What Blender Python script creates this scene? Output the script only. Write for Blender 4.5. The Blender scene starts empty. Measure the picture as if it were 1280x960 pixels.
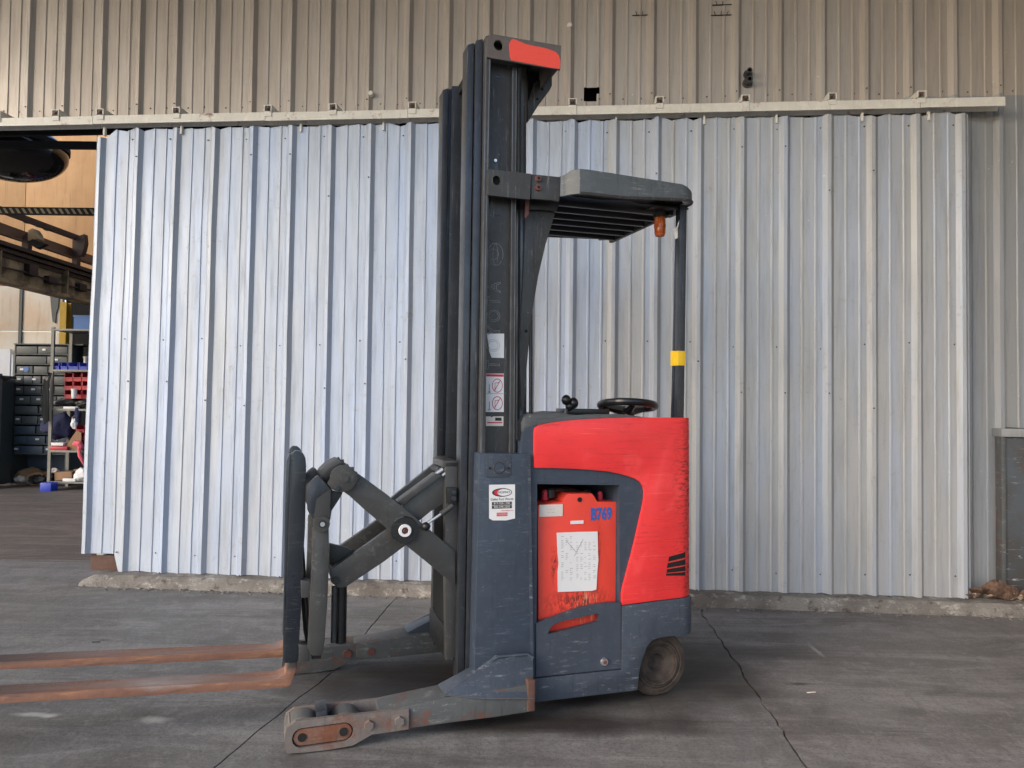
import bpy, bmesh, math, random
from mathutils import Vector, Matrix, noise
from mathutils.geometry import tessellate_polygon
random.seed(7)
R = math.radians
SC = bpy.context.scene
COL = SC.collection

# ------------------------------------------------------------------ camera
F = 950.0; PITCH = R(1.69); ROLL = R(0.70); CAM = Vector((0, 0, 1.5))
fw = Vector((0, math.cos(PITCH), math.sin(PITCH)))
up0 = Vector((0, -math.sin(PITCH), math.cos(PITCH))); rt0 = Vector((1, 0, 0))
up = up0*math.cos(ROLL) - rt0*math.sin(ROLL)
rt = rt0*math.cos(ROLL) + up0*math.sin(ROLL)
cd = bpy.data.cameras.new('camera'); cam = bpy.data.objects.new('camera', cd); COL.objects.link(cam)
cd.sensor_width = 36; cd.lens = F/1280*36; cd.clip_start = .05; cd.clip_end = 3000
M = Matrix((rt, up, -fw)).transposed().to_4x4(); M.translation = CAM; cam.matrix_world = M
SC.camera = cam
SC.render.resolution_x = 1024; SC.render.resolution_y = 768
# ------------------------------------------------------------------ light
SUN_EL = R(27); SUN_AZ = R(232)          # azimuth clockwise from +Y: behind the camera, to the left
w = bpy.data.worlds.new('World'); SC.world = w; w.use_nodes = True
nt = w.node_tree; sky = nt.nodes.new('ShaderNodeTexSky'); sky.sky_type = 'NISHITA'; sky.sun_disc = False
sky.sun_elevation = SUN_EL; sky.sun_rotation = SUN_AZ; sky.dust_density = 2.0; sky.air_density = 1.0
bg = nt.nodes['Background']; nt.links.new(sky.outputs[0], bg.inputs[0]); bg.inputs[1].default_value = 0.15
ld = bpy.data.lights.new('sun', 'SUN'); ld.energy = .5; ld.angle = R(40); ld.color = (1, .96, .91)
sun = bpy.data.objects.new('sun', ld); COL.objects.link(sun)
sv = Vector((math.sin(SUN_AZ)*math.cos(SUN_EL), math.cos(SUN_AZ)*math.cos(SUN_EL), math.sin(SUN_EL)))
sun.rotation_euler = sv.to_track_quat('Z', 'Y').to_euler()
SC.view_settings.view_transform = 'Standard'; SC.view_settings.look = 'None'
SC.view_settings.exposure = 1.25; SC.view_settings.gamma = 1

# ------------------------------------------------------------------ frames of reference
def ray(x, y): return fw*F + rt*(x-640) - up*(y-480)
def ground(x, y, z=0.0):
    r = ray(x, y); return CAM + r*((z-CAM.z)/r.z)
def at_depth(x, y, d):
    r = ray(x, y); return CAM + r*(d/r.y)
YAW = R(17.5)
TU = Vector((math.cos(YAW), math.sin(YAW), 0)); TW_ = Vector((-math.sin(YAW), math.cos(YAW), 0))
TO = ground(670, 877, .07); TO.z = 0
def T(x, y, w=0.0):                     # photo point -> (u, z) on the truck's plane at depth w from its near side
    r = ray(x, y); t = ((TO-CAM).dot(TW_)+w)/r.dot(TW_); d = CAM + r*t - TO
    return (d.dot(TU), d.z)
WYAW = R(-4.8)
WU = Vector((math.cos(WYAW), math.sin(WYAW), 0)); WN = Vector((-math.sin(WYAW), math.cos(WYAW), 0))
WO = ground(640, 745); WO.z = 0
def TWL(x, y, n=0.0):                   # photo point -> (u, z) on the wall plane
    r = ray(x, y); t = ((WO-CAM).dot(WN)+n)/r.dot(WN); d = CAM + r*t - WO
    return (d.dot(WU), d.z)

# ------------------------------------------------------------------ materials
def lin(c):
    return tuple(((v/255)/12.92 if v/255 <= .04045 else ((v/255+.055)/1.055)**2.4) for v in c)
class Mat:
    def __init__(s, name, base, rough=.6, metal=0.0, coat=0.0):
        s.m = bpy.data.materials.new(name); s.m.use_nodes = True; s.nt = s.m.node_tree
        s.b = s.nt.nodes['Principled BSDF']; s.b.inputs['Roughness'].default_value = rough
        s.b.inputs['Metallic'].default_value = metal; s.b.inputs['Coat Weight'].default_value = coat
        s.tc = s.nt.nodes.new('ShaderNodeTexCoord')
        rgb = s.nt.nodes.new('ShaderNodeRGB'); rgb.outputs[0].default_value = (*base, 1); s.col = rgb.outputs[0]
        s.rough = None; s.rv = rough; s.link()
    def link(s):
        s.nt.links.new(s.col, s.b.inputs['Base Color'])
    def mask(s, scale=(1, 1, 1), nscale=4, lo=.45, hi=.6, detail=5, rough=.6, rot=(0, 0, 0), kind='noise', loc=(0, 0, 0), dist=0.0):
        n = s.nt.nodes; mp = n.new('ShaderNodeMapping'); mp.inputs['Scale'].default_value = scale
        mp.inputs['Rotation'].default_value = rot; mp.inputs['Location'].default_value = loc
        s.nt.links.new(s.tc.outputs['Object'], mp.inputs[0])
        if kind == 'noise':
            t = n.new('ShaderNodeTexNoise'); t.inputs['Scale'].default_value = nscale
            t.inputs['Detail'].default_value = detail; t.inputs['Roughness'].default_value = rough
            t.inputs['Distortion'].default_value = dist
        else:
            t = n.new('ShaderNodeTexVoronoi'); t.inputs['Scale'].default_value = nscale; t.feature = 'F1'
        s.nt.links.new(mp.outputs[0], t.inputs['Vector'])
        mr = n.new('ShaderNodeMapRange'); mr.inputs[1].default_value = lo; mr.inputs[2].default_value = hi
        s.nt.links.new(t.outputs[0], mr.inputs[0]); return mr.outputs[0]
    def spot(s, c, rad, soft=1.6, wob=.5, nscale=3):          # a stain or painted shade at one place of the surface
        n = s.nt.nodes; mp = n.new('ShaderNodeMapping'); mp.vector_type = 'POINT'
        mp.inputs['Location'].default_value = (-c[0]/rad[0], -c[1]/rad[1], -c[2]/rad[2])
        mp.inputs['Scale'].default_value = (1/rad[0], 1/rad[1], 1/rad[2])
        s.nt.links.new(s.tc.outputs['Object'], mp.inputs[0])
        l = n.new('ShaderNodeVectorMath'); l.operation = 'LENGTH'; s.nt.links.new(mp.outputs[0], l.inputs[0])
        t = n.new('ShaderNodeTexNoise'); t.inputs['Scale'].default_value = nscale; t.inputs['Detail'].default_value = 6
        s.nt.links.new(s.tc.outputs['Object'], t.inputs['Vector'])
        a = n.new('ShaderNodeMath'); a.operation = 'MULTIPLY_ADD'; a.inputs[1].default_value = wob*2
        s.nt.links.new(t.outputs[0], a.inputs[0]); s.nt.links.new(l.outputs['Value'], a.inputs[2])
        mr = n.new('ShaderNodeMapRange'); mr.inputs[1].default_value = 1+wob; mr.inputs[2].default_value = 1+wob-1/soft
        s.nt.links.new(a.outputs[0], mr.inputs[0]); return mr.outputs[0]
    def mul(s, a, b):
        m = s.nt.nodes.new('ShaderNodeMath'); m.operation = 'MULTIPLY'
        s.nt.links.new(a, m.inputs[0])
        if isinstance(b, (int, float)): m.inputs[1].default_value = b
        else: s.nt.links.new(b, m.inputs[1])
        return m.outputs[0]
    def mix(s, mask, col, amt=1.0, mode='MIX', rough=None):
        f = s.mul(mask, amt)
        m = s.nt.nodes.new('ShaderNodeMix'); m.data_type = 'RGBA'; m.blend_type = mode
        s.nt.links.new(f, m.inputs[0]); s.nt.links.new(s.col, m.inputs[6]); m.inputs[7].default_value = (*col, 1)
        s.col = m.outputs[2]; s.link()
        if rough is not None:
            r = s.nt.nodes.new('ShaderNodeMix'); r.data_type = 'FLOAT'
            s.nt.links.new(f, r.inputs[0])
            if s.rough is None: r.inputs[2].default_value = s.rv
            else: s.nt.links.new(s.rough, r.inputs[2])
            r.inputs[3].default_value = rough; s.rough = r.outputs[0]; s.nt.links.new(s.rough, s.b.inputs['Roughness'])
        return s
    def bump(s, mask, strength=.3, dist=.004):
        b = s.nt.nodes.new('ShaderNodeBump'); b.inputs['Strength'].default_value = strength; b.inputs['Distance'].default_value = dist
        s.nt.links.new(mask, b.inputs['Height'])
        if s.b.inputs['Normal'].is_linked: s.nt.links.new(s.b.inputs['Normal'].links[0].from_socket, b.inputs['Normal'])
        s.nt.links.new(b.outputs[0], s.b.inputs['Normal']); return s

RUST = (.17, .055, .025)
def paint(name, c, rough=.45, scr=.5, dirt=.35, scrc=(.32, .33, .34), rust=0.0, metal=0.0, streak=(1, 1, 9)):
    m = Mat(name, c, rough, metal)
    m.mix(m.mask(nscale=3.1, lo=.4, hi=.7), tuple(v*.55+.008 for v in c), dirt, rough=.75)
    m.mix(m.mask(nscale=17, lo=.5, hi=.72, detail=8), tuple(min(1, v*1.25+.012) for v in c), .5)
    m.mix(m.mul(m.mask(scale=streak, nscale=9, lo=.555, hi=.64, detail=9, rough=.78), m.mask(nscale=4, lo=.44, hi=.58)), scrc, scr, rough=.6)
    m.mix(m.mask(nscale=45, lo=.62, hi=.68, detail=6, rough=.8, loc=(2, 5, 1)), tuple(v*1.3 for v in scrc), scr*.6)
    m.mix(m.mask(scale=(6, 6, .6), nscale=7, lo=.56, hi=.70, detail=7, rough=.7, loc=(1, 7, 1)), tuple(v*.35 for v in c), dirt)
    if rust: m.mix(m.mask(nscale=7, lo=.62-.2*rust, hi=.72-.1*rust, detail=9, rough=.7, loc=(3, 1, 2)), RUST, .85, rough=.9)
    m.bump(m.mask(nscale=24, lo=.2, hi=.8), .12, .003)
    return m.m
def plain(name, c, rough=.6, metal=0.0, var=.3):
    m = Mat(name, c, rough, metal)
    m.mix(m.mask(nscale=6, lo=.4, hi=.7), tuple(v*.6 for v in c), var)
    return m.m

def corrugated(name, c, warm, blue, metal=.35, rough=.42, stains=()):
    m = Mat(name, c, rough, metal)
    m.mix(m.mask(scale=(1, 1, .22), nscale=1.1, lo=.35, hi=.65, detail=3), warm, .45)
    m.mix(m.mask(scale=(3, 3, .15), nscale=2.6, lo=.42, hi=.62, detail=4), blue, .45)
    m.mix(m.mask(scale=(8, 8, .5), nscale=3, lo=.48, hi=.70, detail=8, rough=.75), tuple(v*.6 for v in c), .6, rough=.6)      # run marks
    m.mix(m.mul(m.mask(nscale=16, lo=.56, hi=.64, detail=10, rough=.78), m.mask(nscale=1.6, lo=.46, hi=.58)), (.33, .31, .29), .65, rough=.7)  # scuffs
    m.mix(m.mul(m.mask(nscale=30, lo=.64, hi=.70, detail=10, rough=.7, loc=(5, 2, 0)), m.mask(nscale=1.6, lo=.52, hi=.6, loc=(3, 3, 3))), (.80, .81, .83), .7)
    for (cc, rr, colr, amt) in stains: m.mix(m.spot(cc, rr, 1.6, .35, 5), colr, amt, rough=.7)
    m.bump(m.mask(scale=(1, 1, .5), nscale=2.3, lo=.3, hi=.7, detail=2), .5, .012)
    m.bump(m.mask(nscale=40, lo=.3, hi=.8), .1, .002)
    return m.m
MT = {}
MT['door_sheet'] = corrugated('door_sheet_paint', (.41, .47, .58), (.43, .44, .455), (.38, .485, .71), metal=.25, rough=.45)
MT['door_grey'] = corrugated('door_sheet_grey', (.43, .44, .46), (.42, .405, .385), (.38, .46, .62), metal=.28, rough=.42)  # greyer tone for the right-hand door sheets
MT['wall_sheet'] = corrugated('wall_sheet_paint', (.42, .375, .34), (.37, .32, .285), (.47, .44, .42), metal=.2, rough=.42)
MT['low_sheet'] = corrugated('lower_sheet_paint', (.31, .32, .335), (.30, .30, .30), (.29, .335, .41), metal=.35, rough=.5)
MT['galv'] = paint('galvanised_track', (.70, .68, .63), .5, .5, .2, (.42, .36, .29), rust=.2, streak=(9, 1, 1))
MT['black'] = plain('black_void', (.006, .006, .006), .9)
MT['slate'] = paint('slate_blue_paint', (.040, .055, .083), .36, .5, .45, (.20, .23, .27))
MT['slate_scuff'] = paint('scuffed_slate_paint', (.044, .056, .080), .48, .65, .5, (.33, .35, .36), rust=0, streak=(1.2, 1, 7))
MT['mast'] = paint('charcoal_mast_paint', (.046, .045, .045), .36, .85, .6, (.20, .20, .20), streak=(7, 7, .6))
MT['mast_rail'] = paint('worn_mast_rail', (.055, .062, .075), .28, .8, .5, (.22, .21, .20), metal=.5, streak=(9, 9, .3))
MT['dark'] = paint('greasy_dark_steel', (.009, .009, .0095), .42, .35, .5, (.12, .12, .12))
MT['iron'] = paint('grey_link_paint', (.047, .047, .047), .38, .45, .5, (.19, .18, .17), streak=(3, 3, 3))
MT['arm'] = paint('worn_arm_paint', (.085, .09, .095), .6, 1, .5, (.24, .24, .23), rust=.35, streak=(1, 1, 5))
MT['arm_plate'] = paint('rusty_arm_plate', (.17, .145, .135), .7, .8, .5, (.33, .28, .25), rust=.5, streak=(1, 1, 3))
MT['rust_dark'] = paint('dark_rust', (.10, .05, .038), .8, .5, .6, (.22, .17, .15), rust=.3)
MT['rust'] = paint('rusty_steel', (.20, .10, .07), .8, .8, .6, (.32, .26, .22), rust=.6)
m = Mat('rusty_fork_steel', (.25, .125, .082), .8, 0)
m.mix(m.mask(scale=(.8, 3, 3), nscale=7, lo=.4, hi=.66, detail=8, rough=.7), (.19, .09, .065), .9)
m.mix(m.mask(scale=(.5, 4, 4), nscale=10, lo=.55, hi=.68, detail=8, rough=.7, loc=(1, 2, 3)), (.42, .21, .11), .85)
m.mix(m.mask(scale=(.5, 4, 4), nscale=12, lo=.6, hi=.72, detail=8, loc=(4, 2, 3)), (.10, .07, .065), .8)
m.mix(m.spot((-1.65, .28, .25), (.3, .1, .05), 2, .4, 9), (.34, .31, .30), .8)
g_ = m.nt.nodes.new('ShaderNodeNewGeometry'); sx_ = m.nt.nodes.new('ShaderNodeSeparateXYZ'); m.nt.links.new(g_.outputs['True Normal'], sx_.inputs[0])
mr_ = m.nt.nodes.new('ShaderNodeMapRange'); mr_.inputs[1].default_value = .7; mr_.inputs[2].default_value = .95; m.nt.links.new(sx_.outputs[2], mr_.inputs[0])
m.mix(m.mul(mr_.outputs[0], m.mask(scale=(.6, 3, 3), nscale=5, lo=.38, hi=.6, detail=8)), (.20, .135, .115), .85, rough=.5)      # load-worn top of the blade
sz_ = m.nt.nodes.new('ShaderNodeSeparateXYZ'); m.nt.links.new(m.tc.outputs['Object'], sz_.inputs[0])
mz_ = m.nt.nodes.new('ShaderNodeMapRange'); mz_.inputs[1].default_value = .245; mz_.inputs[2].default_value = .268; m.nt.links.new(sz_.outputs[2], mz_.inputs[0])
m.mix(mz_.outputs[0], (.035, .034, .034), .9, rough=.5)                                    # dark paint left on the shank
m.bump(m.mask(nscale=22, lo=.3, hi=.7, detail=8), .5, .004); MT['fork'] = m.m
m = Mat('red_paint', (.78, .036, .038), .36, 0, .15)
m.mix(m.mask(scale=(.6, 1, 1.4), nscale=3, lo=.42, hi=.60, detail=7, rough=.65), (.62, .026, .03), .6, rough=.5)
m.mix(m.mask(nscale=5, lo=.54, hi=.66, detail=8, loc=(8, 1, 4)), (.84, .075, .075), .6, rough=.55)
m.mix(m.mul(m.mask(scale=(.7, 1, 12), nscale=7, lo=.54, hi=.62, detail=9, rough=.78), m.mask(nscale=3, lo=.40, hi=.56)), (.40, .014, .016), .7, rough=.6)
m.mix(m.mul(m.mask(scale=(.5, 1, 20), nscale=5, lo=.62, hi=.68, detail=7), m.mask(nscale=2, lo=.46, hi=.58, loc=(2, 2, 2))), (.90, .28, .26), .45)
m.mix(m.mul(m.mask(scale=(1, 1, 3), nscale=26, lo=.50, hi=.56, detail=9, rough=.8), m.spot((.85, 0, 1.15), (.13, .3, .42), 1.2, .2, 8)), (.05, .010, .010), .95, rough=.8)
m.mix(m.mul(m.mask(scale=(1, 1, 3), nscale=30, lo=.51, hi=.58, detail=9, rough=.8), m.spot((.86, 0, .72), (.14, .3, .26), 1.3, .1, 8)), (.05, .01, .01), .9, rough=.8)
m.bump(m.mask(nscale=5, lo=.2, hi=.8), .08, .004); MT['red'] = m.m
m = Mat('battery_red_paint', (.78, .060, .035), .45)
m.mix(m.mask(nscale=6, lo=.4, hi=.7), (.66, .045, .03), .6)
m.mix(m.mul(m.mask(scale=(2, 1, 1), nscale=28, lo=.47, hi=.55, detail=9, rough=.8), m.spot((.24, .05, .52), (.22, .3, .10), 1.2, .2, 6)), (.07, .012, .008), .9, rough=.8)
m.mix(m.mul(m.mask(scale=(5, 1, .4), nscale=20, lo=.52, hi=.6, detail=8, rough=.7), m.spot((.27, .05, .47), (.10, .3, .14), 1.3, .3, 6)), (.66, .45, .30), .9, rough=.8)
m.mix(m.mul(m.mask(scale=(1, 1, .6), nscale=33, lo=.5, hi=.58, detail=9, rough=.8), m.spot((.335, .05, .80), (.03, .3, .13), 1.2, .3, 12)), (.05, .012, .008), .95, rough=.8)
m.mix(m.mul(m.mask(scale=(1, 1, .6), nscale=33, lo=.48, hi=.56, detail=9, rough=.8), m.spot((.105, .05, .72), (.02, .3, .13), 1.2, .3, 12)), (.05, .012, .008), .95, rough=.8)
m.bump(m.mask(nscale=20, lo=.2, hi=.8), .1, .003); MT['battery'] = m.m
m = Mat('faded_red_head_paint', (.86, .085, .055), .5)
m.mix(m.mask(scale=(2, 1, 8), nscale=12, lo=.45, hi=.7, detail=8), (.76, .07, .05), .5)
m.mix(m.mul(m.mask(scale=(6, 1, 6), nscale=10, lo=.5, hi=.6, detail=9), m.spot((-.03, .06, 3.16), (.11, .3, .03), 1.3, .1, 20)), (.05, .03, .03), .8); MT['red_head'] = m.m
MT['brown_plate'] = paint('weathered_head_plate', (.115, .10, .095), .6, .4, .5, (.2, .17, .16), rust=.1)
MT['chrome'] = plain('bare_bright_steel', (.72, .72, .72), .3, .9, .2)
MT['bolt'] = paint('rusty_bolt', (.13, .05, .045), .6, .4, .4, rust=.4)
MT['rubber'] = None
m = Mat('dusty_wheel', (.035, .026, .022), .8)
m.mix(m.mask(nscale=14, lo=.42, hi=.68, detail=8), (.11, .082, .066), .7)
m.bump(m.mask(nscale=30, lo=.3, hi=.7, detail=8), .5, .004); MT['rubber'] = m.m
MT['load_wheel'] = plain('grey_load_wheel', (.11, .11, .105), .55, 0, .6)
MT['navy_steel'] = paint('navy_black_steel', (.012, .018, .03), .35, .3)
MT['bar'] = plain('glossy_black_bar', (.010, .010, .012), .28)
MT['plastic'] = paint('dark_grey_plastic', (.075, .082, .09), .5, .3, .5, (.18, .18, .18))
MT['blackplastic'] = plain('black_plastic', (.012, .012, .013), .28)
MT['white'] = plain('white_paper', (.72, .72, .74), .6, 0, .12)
MT['cream'] = plain('stained_label', (.68, .62, .58), .6, 0, .3)
MT['blackink'] = plain('black_ink', (.02, .02, .02), .6)
MT['greyink'] = plain('grey_ink', (.30, .30, .32), .6)
MT['outline'] = plain('faint_outline_ink', (.30, .30, .30), .6, 0, .6)
MT['redink'] = plain('red_ink', (.55, .03, .06), .6)
MT['blueink'] = plain('blue_stencil_paint', (.03, .10, .38), .6, 0, .5)
MT['yellow'] = plain('yellow_tape', (.75, .48, .02), .5)
m = Mat('amber_lens', (.75, .16, .02), .15, 0); m.b.inputs['Transmission Weight'].default_value = .35
m.mix(m.mask(scale=(1, 1, 30), nscale=3, lo=.45, hi=.55), (.45, .07, .01), .6); MT['amber'] = m.m

# concrete
def concrete(name, c, off=0.0, spots=(), rough=.62):
    m = Mat(name, c, rough)
    L = (off, off*2, 0)
    m.mix(m.mask(nscale=.55, lo=.35, hi=.65, detail=4, loc=L), tuple(v*.66 for v in c), .75)
    m.mix(m.mask(nscale=1.3, lo=.47, hi=.60, detail=7, rough=.6, loc=(off+6, 2, 0), dist=.8), (.075, .064, .058), .6)
    m.mix(m.mask(scale=(.35, 1.6, 1), nscale=1.6, lo=.44, hi=.62, detail=9, rough=.72, rot=(0, 0, R(-42)), loc=L, dist=1.4), tuple(min(1, v*1.55) for v in c), .7, rough=.5)
    m.mix(m.mask(scale=(.22, 2.6, 1), nscale=3.4, lo=.47, hi=.63, detail=9, rough=.78, rot=(0, 0, R(22)), loc=L, dist=2.0), tuple(v*.55 for v in c), .28)
    m.mix(m.mask(scale=(1.6, .8, 1), nscale=2.2, lo=.50, hi=.60, detail=10, rough=.72, rot=(0, 0, R(30)), loc=(off+3, 1, 0), dist=2.2), tuple(v*.62 for v in c), .5)
    m.mix(m.mask(nscale=9, lo=.52, hi=.66, detail=10, rough=.78, loc=L), tuple(v*1.7 for v in c), .5)
    m.mix(m.mask(nscale=55, lo=.5, hi=.60, detail=8, rough=.85, loc=L), tuple(v*.42 for v in c), .7)
    m.mix(m.mask(nscale=70, lo=.56, hi=.62, detail=6, rough=.85, loc=(off+1, 8, 2)), tuple(v*1.8 for v in c), .5)
    m.mix(m.mul(m.mask(scale=(.25, 9, 1), nscale=6, lo=.60, hi=.66, detail=8, rough=.7, rot=(0, 0, R(-38)), loc=L), m.mask(nscale=1.1, lo=.48, hi=.6, loc=(off, 9, 0))), tuple(v*2.0 for v in c), .5)
    m.mix(m.mul(m.mask(nscale=38, lo=.64, hi=.7, detail=8, rough=.8, loc=(7+off, 0, 0)), m.mask(nscale=1.7, lo=.5, hi=.6, loc=(off, 4, 1))), (.36, .35, .34), .7)
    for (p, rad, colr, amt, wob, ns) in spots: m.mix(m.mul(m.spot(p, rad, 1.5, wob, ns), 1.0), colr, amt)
    m.bump(m.mask(nscale=28, lo=.3, hi=.7, detail=8, rough=.7), .35, .004)
    m.bump(m.mask(nscale=3, lo=.3, hi=.7, detail=4), .3, .01)
    return m.m
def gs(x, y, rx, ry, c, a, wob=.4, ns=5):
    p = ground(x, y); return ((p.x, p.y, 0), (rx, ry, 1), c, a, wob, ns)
SP = [gs(690, 905, 1.1, .16, (.022, .016, .014), .85, .25, 4), gs(500, 862, .8, .22, (.03, .023, .02), .8, .3, 4), gs(885, 850, .42, .5, (.026, .02, .018), .85, .3, 4), gs(195, 900, .10, .05, (.50, .49, .48), .85, .5, 12), gs(45, 893, .13, .035, (.42, .41, .41), .8, .5, 12), gs(60, 895, .05, .03, (.5, .5, .5), .8),  # dark spots by the truck paint its contact shade over real stains
      gs(690, 850, 1.3, .75, (.022, .016, .014), .88, .3, 4), gs(545, 842, .75, .28, (.035, .024, .02), .8, .4, 4), gs(600, 800, .6, .3, (.03, .022, .02), .7, .4, 4), gs(850, 820, .55, .5, (.035, .027, .024), .65), gs(960, 815, .55, .17, (.035, .028, .026), .7, .3, 3),  # the truck's spots here also carry painted shade among brown stains
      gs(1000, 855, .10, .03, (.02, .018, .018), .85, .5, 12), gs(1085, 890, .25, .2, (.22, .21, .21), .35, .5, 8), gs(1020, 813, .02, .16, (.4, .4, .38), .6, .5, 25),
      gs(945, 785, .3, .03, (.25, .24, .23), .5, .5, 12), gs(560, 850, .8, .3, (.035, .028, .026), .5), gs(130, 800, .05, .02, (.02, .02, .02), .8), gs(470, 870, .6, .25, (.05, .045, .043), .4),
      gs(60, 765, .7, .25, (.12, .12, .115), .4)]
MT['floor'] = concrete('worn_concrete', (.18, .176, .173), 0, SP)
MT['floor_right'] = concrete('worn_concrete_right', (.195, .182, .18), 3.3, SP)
m = Mat('curb_concrete', (.235, .22, .205), .8)
m.mix(m.mask(nscale=2.2, lo=.4, hi=.6, detail=6), (.12, .105, .095), .85)
m.mix(m.mask(scale=(1, 1, 1.6), nscale=7, lo=.53, hi=.62, detail=10, rough=.8), (.50, .48, .45), .7)
m.mix(m.mask(nscale=11, lo=.58, hi=.66, detail=8, loc=(4, 4, 1)), (.07, .05, .045), .8)
m.bump(m.mask(nscale=18, lo=.3, hi=.7, detail=10, rough=.7), .8, .012); MT['curb'] = m.m
MT['interior_floor'] = concrete('brown_workshop_floor', (.13, .112, .10), 9)
m = Mat('outdoor_ground', (.16, .15, .135), .9)
m.mix(m.mask(nscale=.2, lo=.4, hi=.6), (.10, .09, .08), .7); m.mix(m.mask(nscale=8, lo=.4, hi=.6, detail=8), (.2, .19, .17), .6)
m.bump(m.mask(nscale=14, detail=8), .5, .02); MT['ground'] = m.m
MT['tan'] = None
m = Mat('tan_wall_panel', (.52, .29, .125), .7)
m.mix(m.mask(scale=(3, 3, .3), nscale=2, lo=.4, hi=.7, detail=8), (.36, .19, .08), .6); m.mix(m.mask(nscale=1, lo=.4, hi=.6), (.62, .38, .18), .5)
m.mix(m.mask(scale=(9, 9, .5), nscale=3, lo=.58, hi=.72, detail=8), (.22, .12, .06), .6); MT['tan'] = m.m
m = Mat('cream_wall_panel', (.66, .60, .50), .7)
m.mix(m.mask(nscale=.9, lo=.45, hi=.6, detail=4), (.62, .42, .27), .6); m.mix(m.mask(scale=(4, 4, .4), nscale=3, lo=.55, hi=.7, detail=8), (.35, .27, .2), .5); MT['creamwall'] = m.m
m = Mat('grimy_beam_paint', (.34, .23, .11), .7)
m.mix(m.mask(nscale=3, lo=.42, hi=.6, detail=8), (.045, .028, .018), .85); m.mix(m.mask(nscale=9, lo=.6, hi=.7, detail=8), (.3, .2, .12), .6); MT['beam'] = m.m
MT['beam_dark'] = plain('dark_brown_steel', (.035, .018, .013), .7)
MT['cab'] = plain('grey_green_cabinet', (.055, .066, .070), .5, 0, .35)
MT['cabdrawer'] = plain('drawer_front', (.075, .088, .094), .5, 0, .3)
MT['cabblue'] = plain('cabinet_blue', (.045, .068, .105), .5, 0, .35)
MT['rackgrey'] = plain('rack_steel', (.17, .17, .165), .5, .2, .4)
MT['bluebin'] = plain('blue_plastic', (.015, .045, .42), .4)
MT['bluecrate'] = plain('light_blue_plastic', (.04, .14, .42), .5)
MT['redbin'] = plain('red_plastic', (.42, .012, .035), .4)
MT['pink'] = plain('pink_ribbon', (.75, .12, .17), .6)
MT['card'] = plain('cardboard', (.27, .16, .09), .8)
MT['navy'] = plain('navy_cloth', (.008, .012, .06), .8)
MT['yellowpost'] = plain('yellow_post_paint', (.42, .26, .015), .6)
MT['hazard_black'] = plain('hazard_black', (.012, .010, .008), .6)
MT['hazard_cream'] = plain('hazard_cream', (.48, .40, .24), .6)
m = Mat('glossy_dark_dome', (.012, .009, .009), .08); MT['dome'] = m.m
m = Mat('dried_leaf', (.075, .042, .03), .85); m.mix(m.mask(nscale=30, lo=.4, hi=.6), (.19, .115, .08), .7); MT['leaf'] = m.m
m = Mat('pale_dried_leaf', (.36, .28, .22), .8); m.mix(m.mask(nscale=30, lo=.4, hi=.6), (.2, .12, .08), .6); MT['leaf2'] = m.m
m = Mat('scraped_steel_door', (.075, .09, .11), .5, .2)
m.mix(m.mask(nscale=3, lo=.4, hi=.6), (.06, .055, .055), .8)
m.mix(m.mul(m.mask(scale=(.8, 1, 9), nscale=7, lo=.60, hi=.64, detail=9, rough=.75, dist=1), m.mask(nscale=3, lo=.4, hi=.55)), (.55, .56, .57), .9)
m.mix(m.mask(nscale=12, lo=.62, hi=.7, detail=9), (.13, .06, .035), .8); MT['steeldoor'] = m.m
MT['added_side_paint'] = plain('dark_brown_added_wall', (.26, .24, .21), .7, 0, .3)
MT['canopy'] = plain('canopy_steel', (.20, .18, .16), .6, 0, .3)

# ------------------------------------------------------------------ mesh helpers
def finish(bm, name, mat, parent=None, bev=0.0, seg=2, smooth=True, loc=None):
    bmesh.ops.remove_doubles(bm, verts=bm.verts, dist=1e-5)
    bmesh.ops.recalc_face_normals(bm, faces=bm.faces)
    if bev > 0:
        ed = [e for e in bm.edges if len(e.link_faces) == 2 and e.calc_face_angle(0) > R(35)]
        try: bmesh.ops.bevel(bm, geom=ed, offset=bev, segments=seg, affect='EDGES', profile=.6, clamp_overlap=True)
        except Exception: pass
    me = bpy.data.meshes.new(name); bm.to_mesh(me); bm.free()
    if smooth and len(me.polygons):
        me.polygons.foreach_set('use_smooth', [True]*len(me.polygons))
        me.set_sharp_from_angle(angle=R(24))
    me.materials.append(mat)
    o = bpy.data.objects.new(name, me); COL.objects.link(o)
    if parent: o.parent = parent
    if loc: o.location = loc
    return o
def stuff(o): o['kind'] = 'stuff'; return o
def struct(o): o['kind'] = 'structure'; return o
def thing(name, label, cat, loc=(0, 0, 0), rz=0.0, group=None):
    o = bpy.data.objects.new(name, None); COL.objects.link(o); o.location = loc; o.rotation_euler = (0, 0, rz)
    o.empty_display_size = .2; tag(o, label, cat, group); return o
def tag(o, label, cat, group=None):
    o['label'] = label; o['category'] = cat
    if group: o['group'] = group
    return o
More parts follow.
